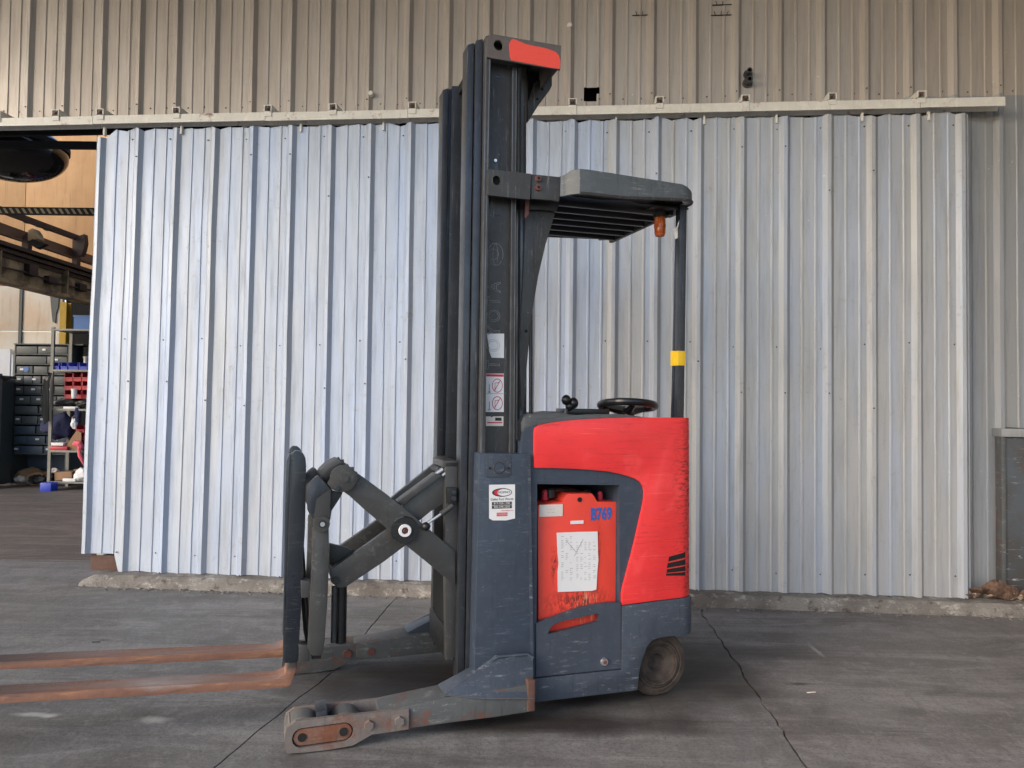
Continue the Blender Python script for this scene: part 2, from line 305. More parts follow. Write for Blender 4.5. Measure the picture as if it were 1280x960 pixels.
def add_prism(bm, pts, w0, w1, holes=()):            # pts in (u, z), extruded along w
    loops = [list(pts)]+[list(h) for h in holes]
    vl = [[Vector((p[0], p[1], 0)) for p in l] for l in loops]
    tris = tessellate_polygon(vl); flat = [p for l in loops for p in l]
    a = [bm.verts.new((p[0], w0, p[1])) for p in flat]; b = [bm.verts.new((p[0], w1, p[1])) for p in flat]
    fs = []
    if not holes:
        try: fs.append(bm.faces.new(a)); fs.append(bm.faces.new(list(reversed(b))))
        except Exception: pass
    else:
        for t in tris:
            try: fs.append(bm.faces.new([a[i] for i in t])); fs.append(bm.faces.new([b[i] for i in reversed(t)]))
            except Exception: pass
    k = 0
    for l in loops:
        n = len(l)
        for i in range(n):
            j = (i+1) % n
            bm.faces.new((a[k+i], a[k+j], b[k+j], b[k+i]))
        k += n
    return bm
def add_box(bm, u, w, z, rot=None):
    c = Vector(((u[0]+u[1])/2, (w[0]+w[1])/2, (z[0]+z[1])/2)); s = (abs(u[1]-u[0]), abs(w[1]-w[0]), abs(z[1]-z[0]))
    mtx = Matrix.Translation(c) @ (rot.to_4x4() if rot else Matrix.Identity(4)) @ Matrix.Diagonal((*s, 1))
    bmesh.ops.create_cube(bm, size=1, matrix=mtx); return bm
def add_cyl(bm, p0, p1, r0, r1=None, seg=20, caps=True):
    p0 = Vector(p0); p1 = Vector(p1); d = p1-p0; r1 = r0 if r1 is None else r1
    q = d.to_track_quat('Z', 'Y').to_matrix().to_4x4()
    bmesh.ops.create_cone(bm, cap_ends=caps, segments=seg, radius1=r0, radius2=r1, depth=d.length, matrix=Matrix.Translation((p0+p1)/2) @ q); return bm
def add_tube(bm, pts, r, seg=8, closed=False, sq=None):
    pts = [Vector(p) for p in pts]; n = len(pts); rings = []
    up_ = Vector((0, 0, 1))
    for i, p in enumerate(pts):
        a = pts[(i-1) % n] if (closed or i > 0) else p; b = pts[(i+1) % n] if (closed or i < n-1) else p
        t = (b-a).normalized(); u_ = up_ if abs(t.dot(up_)) < .95 else Vector((1, 0, 0))
        x = t.cross(u_).normalized(); y = x.cross(t).normalized(); rr = r[i] if isinstance(r, (list, tuple)) else r
        if sq: rings.append([bm.verts.new(p + x*sx*sq[0] + y*sy*sq[1]) for sx, sy in ((-1, -1), (1, -1), (1, 1), (-1, 1))])
        else: rings.append([bm.verts.new(p + (x*math.cos(2*math.pi*k/seg) + y*math.sin(2*math.pi*k/seg))*rr) for k in range(seg)])
    m_ = len(rings[0])
    for i in range(n if closed else n-1):
        A = rings[i]; B = rings[(i+1) % n]
        for k in range(m_): bm.faces.new((A[k], A[(k+1) % m_], B[(k+1) % m_], B[k]))
    if not closed:
        bm.faces.new(list(reversed(rings[0]))); bm.faces.new(rings[-1])
    return bm
def add_lathe(bm, prof, c, axis='y', seg=40):        # prof: (radius, along)
    rings = []
    for r_, a in prof:
        ring = []
        for k in range(seg):
            t = 2*math.pi*k/seg; x, y = r_*math.cos(t), r_*math.sin(t)
            v = {'y': (x, a, y), 'z': (x, y, a), 'x': (a, x, y)}[axis]
            ring.append(bm.verts.new(Vector(v)+Vector(c)))
        rings.append(ring)
    for i in range(len(rings)-1):
        for k in range(seg): bm.faces.new((rings[i][k], rings[i][(k+1) % seg], rings[i+1][(k+1) % seg], rings[i+1][k]))
    return bm
def NB(): return bmesh.new()
def prism(name, pts, w0, w1, mat, parent, holes=(), bev=.003, seg=2):
    return finish(add_prism(NB(), pts, w0, w1, holes), name, mat, parent, bev if not holes else 0, seg)
def box(name, u, w, z, mat, parent=None, bev=.002, rot=None):
    return finish(add_box(NB(), u, w, z, rot), name, mat, parent, bev)
def cyl(name, p0, p1, r, mat, parent=None, r1=None, seg=20, bev=0.0):
    return finish(add_cyl(NB(), p0, p1, r, r1, seg), name, mat, parent, bev)
def PX(pts, w): return [T(x, y, w) for x, y in pts]
def text(name, body, size, mat, parent, mtx, outline=0.0, sx=1.0, extr=.0006, bold=0.0):
    cu = bpy.data.curves.new(name, 'FONT'); cu.body = body; cu.size = size; cu.align_x = 'CENTER'; cu.align_y = 'CENTER'
    if outline: cu.fill_mode = 'NONE'; cu.bevel_depth = outline; cu.bevel_resolution = 0
    else: cu.extrude = extr; cu.offset = bold
    cu.resolution_u = 3
    tmp = bpy.data.objects.new('tmp', cu); COL.objects.link(tmp)
    dg = bpy.context.evaluated_depsgraph_get(); me = bpy.data.meshes.new_from_object(tmp.evaluated_get(dg))
    bpy.data.objects.remove(tmp)
    me.transform(mtx @ Matrix.Diagonal((sx, 1, 1, 1))); me.materials.clear(); me.materials.append(mat)
    o = bpy.data.objects.new(name, me); COL.objects.link(o); o.parent = parent; return o
def facing(u, w, z, ang=0.0):        # text lying on a near-side face (looks toward -w)
    return Matrix.Translation((u, w, z)) @ Matrix.Rotation(R(90), 4, 'X') @ Matrix.Rotation(ang, 4, 'Z')

# ================================================================== THE SETTING
# outdoor ground to the horizon
bm = NB(); add_box(bm, (-900, 900), (-900, 900), (-.5, -.06)); struct(finish(bm, 'ground', MT['ground'], smooth=False))
# concrete floor: three slabs parted by a joint and a ragged crack
floor = bpy.data.objects.new('concrete_floor', None); COL.objects.link(floor); struct(floor)
def line_pts(pxs, jag, step=.05, y1=-6.0):
    P = [ground(*p) for p in pxs]; d0 = (P[0]-P[1]).normalized(); d1 = (P[-1]-P[-2]).normalized()
    P = [P[0]+d0*((7.2-P[0].y)/d0.y)]+P+[P[-1]+d1*((y1-P[-1].y)/d1.y)]
    out = []
    for a, b in zip(P[:-1], P[1:]):
        k = max(1, int((b-a).length/step))
        for i in range(k):
            q = a.lerp(b, i/k); out.append(Vector((q.x + jag*noise.noise(Vector((q.y*5, jag*99, 0)))+jag*.5*noise.noise(Vector((q.y*22, 3, 0))), q.y, 0)))
    out.append(P[-1]); return out
LA = line_pts([(482, 762), (462, 785), (425, 833), (345, 895), (270, 958)], .010)
LB = line_pts([(880, 770), (895, 792), (935, 850), (962, 890), (1010, 960)], .032)
bm = NB(); add_box(bm, (-14, 12), (-6.4, 7.1), (-.058, -.016)); struct(finish(bm, 'joint_filler', MT['floor'], smooth=False))
def slab(left, right, mat):
    bm = NB(); pts = [(p.x, p.y) for p in left]+[(p.x, p.y) for p in reversed(right)]
    a = [bm.verts.new((x, y, 0)) for x, y in pts]; b = [bm.verts.new((x, y, -.055)) for x, y in pts]
    bm.faces.new(a); n = len(a)
    for i in range(n): bm.faces.new((a[i], a[(i+1) % n], b[(i+1) % n], b[i]))
    return finish(bm, 'floor_slab', mat, floor, 0, smooth=False)
def off(L, d, jag=0, s=1): return [Vector((p.x+d+jag*noise.noise(Vector((p.y*9, s*7, 2))), p.y, 0)) for p in L]
farL = [Vector((-14, p.y, 0)) for p in LA]; farR = [Vector((12, p.y, 0)) for p in LB]
slab(farL, off(LA, -.004), MT['floor']); slab(off(LA, .004), off(LB, -.006, .012, 1), MT['floor']); slab(off(LB, .004, .012, 2), farR, MT['floor_right'])
# workshop floor behind the opening
bm = NB(); add_box(bm, (-16, 6), (7.215, 18), (-.058, 0)); struct(finish(bm, 'workshop_floor', MT['interior_floor'], smooth=False))

def W2(u, n, z): return WO + WU*u + WN*n + Vector((0, 0, z))
wall_root_rot = WYAW
# curb under the door
bm = NB()
prof = [(-.15, 0), (-.135, .055), (-.10, .088), (.0, .096), (.16, .098), (.16, -.05), (-.15, -.05)]
rings = []; u0, u1 = -3.52, 5.6; K = 260
for i in range(K+1):
    u = u0+(u1-u0)*i/K; e = min(1, .45+(u-u0)/.2)
    rings.append([bm.verts.new((u, n+.010*noise.noise(Vector((u*2, j*2.1, 0)))+.008*noise.noise(Vector((u*14, j*3, 4))), (z+(.006*noise.noise(Vector((u*6, j*5, 9))) if 0 < z else 0))*(e if z > 0 else 1))) for j, (n, z) in enumerate(prof)])
for a, b in zip(rings[:-1], rings[1:]):
    for j in range(len(prof)-1): bm.faces.new((a[j], a[j+1], b[j+1], b[j]))
bm.faces.new(rings[0]); bm.faces.new(rings[-1])
o = finish(bm, 'curb', MT['curb']); struct(o); o.location = WO; o.rotation_euler = (0, 0, WYAW)
# crumbs of broken concrete along the curb foot
bm = NB()
for i in range(260):
    u = random.uniform(-3.5, 5); n = -.16-abs(random.gauss(0, .05)); s = random.uniform(.004, .014)
    bmesh.ops.create_icosphere(bm, subdivisions=1, radius=s, matrix=Matrix.Translation((u, n, s*.4)) @ Matrix.Diagonal((1.3, 1, .6, 1)))
o = finish(bm, 'concrete_crumbs', MT['curb'], smooth=False); stuff(o); tag(o, 'small pale crumbs of broken concrete along the foot of the curb', 'rubble'); o.location = WO; o.rotation_euler = (0, 0, WYAW)

# ---------------------------------------------------------------- corrugated sheets
PITCHR = .3305
def profile(ribs, first, last):
    """ points (u, depth) across one sheet; negative depth stands out toward the camera """
    pts = []
    for r_ in ribs:                       # r_ = left edge of the rib's right-hand slope
        pts += [(r_-.060, 0), (r_-.030, -.033), (r_-.003, -.034), (r_+.024, -.002), (r_+.026, 0)]
        for f in (.39, .70):
            c = r_+PITCHR*f-.01; pts += [(c-.013, 0), (c-.006, -.0075), (c+.005, -.0075), (c+.009, 0)]
    pts = [p for p in pts if first < p[0] < last]
    return [(first, 0)]+pts+[(last, 0)]
def sheet(name, ribs, first, last, z0, z1, n0, mat, parent, seed, warp=None, rows=26, dent=.006, edge=(.006, .006), hole=None, ztop=None, zbot=None):
    bm = NB(); pr = profile(ribs, first, last); grid = []
    zs = [i/rows for i in range(rows+1)]
    if hole: zs = sorted(set(zs+[(h-z0)/(z1-z0) for h in hole[2]]))
    for t in zs:
        row = []
        for (u, d) in pr:
            zb = z0+(zbot(u) if zbot else 0); zt = z1+(ztop(u) if ztop else 0)
            z = zb+(zt-zb)*t
            if t in (0.0,): z += edge[0]*noise.noise(Vector((u*9, seed, 1)))*2
            if t in (1.0,): z += edge[1]*noise.noise(Vector((u*11, seed, 5)))*2
            dn = dent*noise.noise(Vector((u*1.7, z*.9, seed)))+dent*.35*noise.noise(Vector((u*5, z*1.8, seed+9)))
            uu = u + (warp(u, z) if warp else 0) + .0015*noise.noise(Vector((u*3, z*1.4, seed+3)))
            row.append(bm.verts.new((uu, n0+d+dn, z)))
        grid.append(row)
    for i in range(len(grid)-1):
        for j in range(len(pr)-1):
            if hole:
                uc = (pr[j][0]+pr[j+1][0])/2; zc = z0+(zs[i]+zs[i+1])/2*(z1-z0)
                if any(a < uc < b and c < zc < d for a, b, c, d in hole[0]): continue
            bm.faces.new((grid[i][j], grid[i][j+1], grid[i+1][j+1], grid[i+1][j]))
    return finish(bm, name, mat, parent)
def screws(parent, pts, r_=.0055):
    bm = NB()
    for (u, n, z) in pts: add_cyl(bm, (u, n+.002, z), (u, n-.006, z), r_*1.3, r_*.8, 6)
    return stuff(finish(bm, 'screw', MT['screw'], parent))
MT['screw'] = plain('weathered_screw', (.12, .11, .10), .6, .4)

# upper wall of tan cladding
wallr = thing('corrugated_wall', 'tan weathered corrugated steel wall above and right of the sliding door', 'wall', WO, WYAW)
NW = .13
ru = sorted(TWL(x, 30, NW)[0] for x in (41, 89, 136, 182, 228, 275, 323.7, 372, 420, 469.5, 519, 567.5, 617.5, 668, 719, 771, 822, 874, 926, 979.5, 1032.5, 1086, 1140.5, 1194.5, 1250))
P0 = (ru[-1]-ru[0])/(len(ru)-1); PITCHR = P0
hu0, hz0 = TWL(727, 118, NW); hu1, hz1 = TWL(765, 109, NW); hz2 = TWL(731, 127, NW)[1]; hu2 = TWL(741, 127, NW)[0]
k = -6; base = ru[0]; cnt = 0
zlow = TWL(640, 137, NW)[1]
while True:
    rb = [base+P0*(k+i) for i in range(3)]; first = rb[0]-.10; last = first+3*P0
    low = TWL(1208, 700)[0]
    ribs_all = [base+P0*(k+i) for i in range(-1, 5)]
    hl = None
    if first < hu0 < last: hl = ([(hu0, hu1, hz0, hz1), (hu0+.0, hu2, hz2, hz0)], 0, [hz0, hz1, hz2])
    ribs_all = [r_ for r_ in ribs_all]
    zl_ = zlow+.004*math.sin(k) if first < TWL(240, 140)[0] else 3.84+.003*(cnt % 2)
    o = sheet('wall_sheet', ribs_all, first-.0, last+.004, zl_, 6.6, NW+.0015*(cnt % 2), MT['wall_sheet'], wallr, 100+k, rows=14, dent=.003, hole=hl, edge=(.012, 0))
    screws(o, [(r_-.10, NW, zlow+.07+random.uniform(-.01, .01)) for r_ in rb]+[(r_+.09, NW, zlow+.07+random.uniform(-.01, .01)) for r_ in rb]+[(r_-.017, NW-.034, zlow+.10) for r_ in rb[:2]])
    k += 3; cnt += 1
    if first > 6: break
# fixed wall below it, right of the door
lowx = TWL(1200, 700)[0]; ribw = [base+P0*i for i in range(0, 40)]; ribw = [r_ for r_ in ribw if r_ > lowx-.3]
e1 = TWL(1251, 400, NW)[0]; PI_ = e1
sdt = TWL(1262, 541, NW)[1]
o = sheet('wall_sheet', ribw, lowx-.35, e1+.01, .08, zlow+.03, NW-.004, MT['low_sheet'], wallr, 301, rows=20, dent=.010)
o = sheet('wall_sheet', ribw, e1+.012, 4.94, sdt+.04, zlow+.03, NW-.002, MT['low_sheet'], wallr, 302, rows=16, dent=.004)
box('corner_trim', (e1-.028, e1+.010), (NW-.055, NW-.01), (.10, TWL(1250, 575, NW)[1]), MT['low_sheet'], wallr, .004, rot=Matrix.Rotation(R(-1.3), 3, 'Y'))
bm = NB(); add_box(bm, (-12, 9), (NW+.20, NW+.24), (3.885, 6.6)); add_box(bm, (lowx-.6, 9), (NW+.201, NW+.241), (0, 3.88)); finish(bm, 'light_block', MT['black'], wallr)  # unseen black sheets added to stop light and keep the gaps dark
bm = NB(); add_box(bm, (-12, -1.7), (.145, .19), (3.89, 3.985)); finish(bm, 'header_beam', MT['beam_dark'], wallr)
# two pipe stubs poking through the cladding
pu, pz = TWL(934, 99, NW)
for dz, r_ in ((.035, .022), (-.035, .026)):
    pp = finish(add_lathe(NB(), [(r_*.6, -.08), (r_, -.08), (r_, -.01), (r_*1.5, -.01), (r_*1.5, .02)], (pu, NW-.01, pz+dz), 'y', 14), 'pipe_stub', MT['mast'], wallr)
box('jamb', (e1+.3, 4.94), (NW+.001, NW+.19), (.0, sdt), MT['black'], wallr, 0)
for (x, y) in ((712, 32), (464, 117)):
    u, z = TWL(x, y, NW-.03); cyl('bolt_cap', (u, NW-.05, z), (u, NW-.02, z), .018, MT['galv'], wallr, r1=.026, seg=12)
for (x, y, n) in ((795, 18, 2), (893, 18, 2), (895, 5, 1)):
    u, z = TWL(x, y, NW)
    bm = NB()
    for i in range(n+1): add_box(bm, (u+i*.05, u+i*.05+.004), (NW-.010, NW-.004), (z-.012, z+.022), Matrix.Rotation(R(20*i-15), 3, 'Y'))
    add_box(bm, (u-.03, u+.14), (NW-.0095, NW-.004), (z-.014, z-.009)); finish(bm, 'scratch_mark', MT['blackink'], wallr)

# sliding door
PITCHR = .3305
door = thing('sliding_door', 'big pale blue-grey corrugated sliding door hung on the white track', 'door', WO, WYAW)
ribs = [-3.175+PITCHR*k for k in range(-1, 21)]; NR = len(ribs)
def warp(u, z):
    f = max(0, min(1, (-1.2-u)/2.2)); g = max(0, 1-z/3.8)
    return -.07*f*g*(.68+.16*noise.noise(Vector((u*1.5, z*1.2, 7))))
dl = -3.175-.10
def ztop(u):
    if u < -3.44: return -.06
    return .012*noise.noise(Vector((u*5, 0, 3)))
def zbot(u):
    if u < -3.235: return .14*min(1, (-3.235-u)/.012)
    return 0
for i in range(7):
    first = ribs[3*i+1]-.085; last = first+3*PITCHR
    if i == 0: first = ribs[0]-.055
    if i == 6: last = ribs[21]+.03
    rr = [ribs[j] for j in range(max(0, 3*i), min(NR, 3*i+5))]
    o = sheet('door_sheet', rr, first-.002, last+.004, .098, 3.79, -.0015*(i % 2), MT['door_sheet' if i < 4 else 'door_grey'], door, 11+i, warp=warp, rows=30, dent=.010 if i == 0 else .0035, edge=(.005, .016), ztop=ztop, zbot=zbot if i == 0 else None)
    sc = []
    for zz in (3.70, 1.98 if i % 2 else 2.02, .25):
        for j in range(3*i+1, min(NR, 3*i+4)):
            sc.append((ribs[j]-.075+warp(ribs[j], zz), -.001, zz+random.uniform(-.01, .01)))
            if random.random() < .6: sc.append((ribs[j]-.018+warp(ribs[j], zz), -.036, zz-random.choice((.35, .15, .5))))
    screws(o, sc)
box('bottom_rail', (-3.54, -3.25), (.035, .10), (.088, .215), MT['rust_dark'], door, .004)
box('stile', (-3.49, -3.43), (.036, .10), (.216, 3.72), MT['galv'], door, .004)
box('bottom_rail', (-3.22, ribs[21]), (.038, .10), (.12, .22), MT['arm'], door, .004)
box('top_rail', (-3.42, ribs[21]), (.037, .10), (3.60, 3.70), MT['galv'], door, .004)
# hangers between door and track
for x in (132, 228, 377, 480, 600, 666, 770, 880, 970, 1077, 1160):
    u = TWL(x, 150)[0]; box('hanger', (u-.008, u+.008), (-.02, .01), (3.74, 3.81), MT['galv'], door, .002)

# track
track = thing('door_track', 'long white-grey steel box track with clip brackets above the sliding door', 'rail', WO, WYAW)
secs = [-9.0, TWL(123, 150)[0], TWL(336, 145)[0], TWL(512, 145)[0], TWL(716, 140)[0], TWL(1145, 135)[0], TWL(1250, 134)[0]]
for i, (a, b) in enumerate(zip(secs[:-1], secs[1:])):
    z0 = 3.814+.003*(i % 2)
    bm = NB(); add_box(bm, (a+.003, b), (-.075, -.070), (z0, z0+.070)); add_box(bm, (a+.003, b), (-.0705, .03), (z0+.065, z0+.0695)); add_box(bm, (a+.003, b), (.028, .032), (z0, z0+.065))
    finish(bm, 'track_section', MT['galv'], track, .0015, 1)
for x in (6, 78, 133, 227, 340, 420, 518, 716, 823, 929, 1036, 1146):
    u = TWL(x, 140)[0]
    bm = NB(); add_box(bm, (u-.030, u+.030), (-.083, -.076), (3.812 if x in (716, 929) else 3.85, 3.890)); add_box(bm, (u-.034, u-.024), (-.09, .12), (3.892, 3.940)); add_box(bm, (u+.024, u+.034), (-.09, .12), (3.892, 3.940)); add_box(bm, (u-.034, u+.034), (-.09, .12), (3.933, 3.942))
    o = finish(bm, 'bracket', MT['galv'], track, .0015, 1)
    cyl('bolt', (u, -.075, 3.915), (u, -.098, 3.915), .010, MT['bolt'], o, seg=6)

# steel hatch at the right edge
hz = sdt; h0 = TWL(1254, 640)[0]
hatch = thing('steel_hatch', 'scraped dark blue-grey steel hatch at the foot of the wall, right edge', 'hatch', WO, WYAW)
box('hatch_leaf', (h0+.02, h0+1.15), (.02, .08), (.10, hz-.03), MT['steeldoor'], hatch, .006)
box('hatch_frame', (h0-.012, h0+.018), (-.005, .085), (.10, hz+.0), MT['arm'], hatch, .004)
box('hatch_lintel', (h0-.014, h0+1.17), (-.012, .12), (hz-.028, hz+.035), MT['low_sheet'], hatch, .005)

# heap of dead leaves in the corner
lu = [(1212, 744, .05, 'leaf'), (1224, 742, .10, 'leaf'), (1233, 744, .06, 'leaf2'), (1243, 740, .13, 'leaf'), (1256, 742, .11, 'leaf'), (1262, 747, .08, 'leaf2'), (1275, 747, .06, 'leaf2'), (1218, 748, .05, 'leaf2'), (1238, 748, .06, 'leaf'), (1250, 748, .07, 'leaf'), (1284, 748, .08, 'leaf')]
LAB = ['small brown curled leaf against the door edge', 'large dark brown curled leaf second from the door edge', 'pale small leaf in front of the big curled leaf', 'tallest dark leaf standing upright in the heap', 'broad brown leaf leaning on the hatch frame', 'pale flat leaf at the foot of the hatch', 'pale leaf in front of the hatch at the frame edge', 'tiny pale leaf lowest at the door edge', 'brown leaf lying between the pale and the tall leaf', 'brown leaf lying below the broad leaning leaf', 'brown leaf farthest right past the hatch frame']
for i, (x, y, s, mt) in enumerate(lu):
    s *= 1.45
    u, _ = TWL(x, y, -.02); bm = NB(); G = []
    a0 = random.uniform(-.5, .5); lean = random.uniform(.3, .9)
    for a in range(7):
        row = []
        for b in range(7):
            s1 = a/6*2-1; t1 = b/6
            wd = s*.55*math.sin(math.pi*min(1, t1*.9+.08))**.7
            x_ = s1*wd; curl = .30*s*abs(s1)+.22*s*math.sin(3*t1+i)
            z_ = t1*s*math.sin(lean)+curl*.4+.008*noise.noise(Vector((a, b, i))); y_ = -t1*s*math.cos(lean)*.6+curl*.5
            row.append(bm.verts.new((x_*math.cos(a0)-y_*math.sin(a0), x_*math.sin(a0)+y_*math.cos(a0), max(.002, z_))))
        G.append(row)
    for a in range(6):
        for b in range(6): bm.faces.new((G[a][b], G[a+1][b], G[a+1][b+1], G[a][b+1]))
    ex = bmesh.ops.solidify(bm, geom=bm.faces[:], thickness=.002)
    o = finish(bm, 'dead_leaf', MT[mt], smooth=False); p = W2(u, -.03, .10); o.location = p; o.rotation_euler = (0, 0, WYAW); tag(o, LAB[i], 'leaf', 'dead leaves heaped beside the hatch')

# canopy over the yard and an added side wall (outside the frame, they shade the place)
can = thing('canopy', 'steel canopy roof over the yard, above the frame', 'roof', WO, WYAW)
box('roof_deck', (-9, 9), (-7.0, NW+.2), (6.62, 6.75), MT['canopy'], can, 0)
for n in (-6.8, -4.5, -2.3): box('roof_beam', (-9, 9), (n-.08, n+.08), (6.35, 6.618), MT['canopy'], can, 0)
for u in (-8.8, 8.8): box('column', (u-.1, u+.1), (-6.9, -6.7), (0, 6.35), MT['canopy'], can, 0)
side = thing('added_side_wall', 'unseen tan wall added right of the frame to shade the door ribs', 'wall', WO, WYAW)
box('added_wall_face', (4.95, 5.1), (-5.5, NW-.06), (0, 6.34), MT['added_side_paint'], side, 0)  # added out of view so right-facing rib slopes and door end darken

# ================================================================== THE REACH TRUCK
TR = thing('reach_truck', 'red and slate-blue stand-up reach truck with raised forks facing left', 'forklift', TO, YAW)
S = MT
def rbend(o, ur, rad):                 # round a vertical rear corner: bend the near face away where it nears u = ur
    me = o.data; bm = bmesh.new(); bm.from_mesh(me)
    for k in range(1, 9):
        x = ur-rad+rad*math.sin(k*math.pi/2/9); bmesh.ops.bisect_plane(bm, geom=bm.verts[:]+bm.edges[:]+bm.faces[:], plane_co=(x, 0, 0), plane_no=(1, 0, 0))
    bmesh.ops.bisect_plane(bm, geom=bm.verts[:]+bm.edges[:]+bm.faces[:], plane_co=(ur-rad, 0, 0), plane_no=(1, 0, 0))
    for v in bm.verts:
        d = v.co.x-(ur-rad)
        if d > 0: v.co.y += rad-math.sqrt(max(0, rad*rad-min(d, rad)**2))
    bm.to_mesh(me); bm.free(); me.polygons.foreach_set('use_smooth', [True]*len(me.polygons)); me.set_sharp_from_angle(angle=R(40))
def arc(c, r_, a0, a1, n):
    return [(c[0]+r_*math.cos(R(a0+(a1-a0)*i/n)), c[1]+r_*math.sin(R(a0+(a1-a0)*i/n))) for i in range(n+1)]

# --- slate side panel with the battery opening
ZT = 1.38
arch = [(797, 863), (799, 841), (803, 824.5), (809, 808.5), (815, 801), (825, 797), (838, 795.4), (853, 794.7)]
outer = [(652, 545), (655, 536), (668, 531), (859, 530), (861.5, 752)] + [(778, 752), (777, 762), (777, 846), (668, 853), (655, 853)]
hole = [(671.5, 605), (774, 606.5), (775.5, 845.5), (670.3, 848)]
outer = [(652, 560), (655, 536), (668, 531), (838, 530), (840, 763), (778, 766), (777.2, 847), (668, 853), (654, 853)]
o = prism('side_panel', PX(outer, .012), .012, .045, S['slate'], TR, holes=[PX(hole, .012)])
# battery door
btop = [(670.3, 779.5), (682, 775), (695, 771), (711, 765), (727, 760), (745, 756), (760, 754), (776, 753.3)]
slot = [(685, 792.5), (687, 787), (690, 782), (697, 778.5), (705, 776), (725, 771.5), (746, 767), (749, 769), (748.5, 777), (735, 781), (715, 786), (700, 790)]
prism('battery_door', PX(btop+[(776.2, 835.5), (670.3, 846.3)], .0), .0, .03, S['slate_scuff'], TR, holes=[PX(slot, .0)])
p = T(755, 827, 0); cyl('door_latch', (p[0], .0, p[1]), (p[0], -.012, p[1]), .020, S['chrome'], TR, r1=.017, seg=20); 
cyl('latch_pin', (p[0], -.011, p[1]), (p[0], -.016, p[1]), .010, S['bolt'], TR, seg=12)
# skirt
sk = [(668.5, 848.5), (777.5, 837.5), (777.8, 757.5), (820, 752), (867, 746), (870.5, 748.5), (871, 788)]+[(864, 793.5), (852, 795)]+arch[::-1][1:]+[(668.5, 878)]
# front low strip + rear quarter, one casting
o = prism('skirt', PX(sk, -.006), -.006, .05, S['slate_scuff'], TR, bev=.003); rbend(o, T(870.8, 780)[0]+.004, .09)
# red cover
redc = [(668, 585), (668, 541), (669, 535), (674, 531.5), (690, 528.5), (710, 525.8), (735, 524), (760, 522.6), (800, 521.8), (864, 522.3), (868, 745.3), (820, 751), (777.8, 756.5),
        (777.6, 742), (780, 730), (784, 716), (790, 693), (795, 672), (800, 650), (803.5, 635), (805.3, 625), (806, 615), (804.5, 608), (800, 602), (794, 598.5), (787, 596), (775, 592.5), (760, 589.6), (740, 587.6), (720, 586.3), (695, 585.4)]
RU = T(868, 745.3)[0]
def red_side(pts, w0, w1, name):
    return prism(name, pts, w0, w1, S['red'], TR, bev=.006)
vs = []
for (a, b, c_, d) in (((836, 696), (857, 690), (857, 697), (835, 702)), ((834.5, 704), (857, 699), (857, 706), (833.5, 710)), ((833.5, 711.5), (857, 707.5), (857, 713.5), (833, 716)), ((832.5, 717), (857, 715), (857, 719.5), (832.5, 719.5))):
    vs.append([T(*q, -.004) for q in (a, b, c_, d)])
bm = add_prism(NB(), PX(redc, -.004), -.004, .045, [])
o = finish(bm, 'red_cover', S['red'], TR, .005); rbend(o, RU+.003, .085)
for v in vs:                          # louvre slots: dark recessed slats, following the rounded corner
    bm = NB(); d_ = max(0, v[1][0]-(RU+.003-.085)); dd = .085-math.sqrt(.085**2-min(d_, .084)**2)
    ww = lambda u: (lambda q: .085-math.sqrt(.085**2-min(max(0, q), .084)**2))(u-(RU+.003-.085))
    n = 6; top = [Vector(v[0]).lerp(Vector(v[1]), i/n) for i in range(n+1)]; bot = [Vector(v[3]).lerp(Vector(v[2]), i/n) for i in range(n+1)]
    A = [bm.verts.new((p[0], -.0055+ww(p[0]), p[1])) for p in top]; B = [bm.verts.new((p[0], -.0055+ww(p[0]), p[1])) for p in bot]
    for i in range(n): bm.faces.new((A[i], A[i+1], B[i+1], B[i]))
    bmesh.ops.solidify(bm, geom=bm.faces[:], thickness=.002)
    finish(bm, 'vent_slot', S['black'], TR)
# rear cover, far side and core of the body
RU0 = RU-.03
prism('rear_cover', [(RU-.075, .52), (RU-.02, .52), (RU-.02, 1.44), (RU-.075, 1.44)], .055, .42, S['red'], TR, bev=.01)
prism('rear_skirt', [(RU-.09, .345), (RU+.0, .345), (RU+.0, .515), (RU-.09, .515)], .07, 1.0, S['slate'], TR, bev=.01)
prism('far_cover', [(-.05, .52), (RU-.03, .52), (RU-.03, 1.43), (.2, 1.43), (-.05, 1.37)], .96, 1.0, S['red'], TR, bev=.006)
prism('far_skirt', [(-.05, .08), (.5, .08), (.52, .3), (.85, .32), (.85, .515), (-.05, .515)], .965, 1.004, S['slate'], TR, bev=.004)
box('chassis_floor', (-.03, .56), (.05, .96), (.085, .17), S['dark'], TR)
box('compartment_floor', (.58, .84), (.3, .95), (.20, .25), S['dark'], TR)
box('bulkhead', (.44, .47), (.046, .955), (.17, 1.36), S['slate'], TR)
box('front_bulkhead', (-.075, -.045), (.013, .955), (.085, 1.33), S['slate'], TR, .006)
# battery
bt = PX([(673, 778), (672.2, 632), (703, 627.5), (705.5, 622), (710, 617), (740, 616.8), (743.5, 621), (746.5, 627), (771.5, 627.5), (774, 755), (775, 800), (673, 800)], .05)
b = prism('battery', bt, .05, .80, S['battery'], TR, bev=.004)
p = T(724.5, 624.5, .05); cyl('lifting_eye', (p[0], .046, p[1]), (p[0], .0495, p[1]), .012, S['black'], b, seg=16)
p0 = T(674, 631, .05); p1 = T(703, 645, .05); 
lb = box('label', (p0[0], p1[0]), (.0465, .0495), (p1[1], p0[1]), S['cream'], b, 0)
text('lettering', '- --- --\n-- - ---', .016, S['greyink'], lb, facing((p0[0]+p1[0])/2, .046, (p0[1]+p1[1])/2))
p0 = T(713, 651, .05); p1 = T(729, 654.5, .05); box('label', (p0[0], p1[0]), (.0465, .0495), (p1[1], p0[1]), S['white'], b, 0)
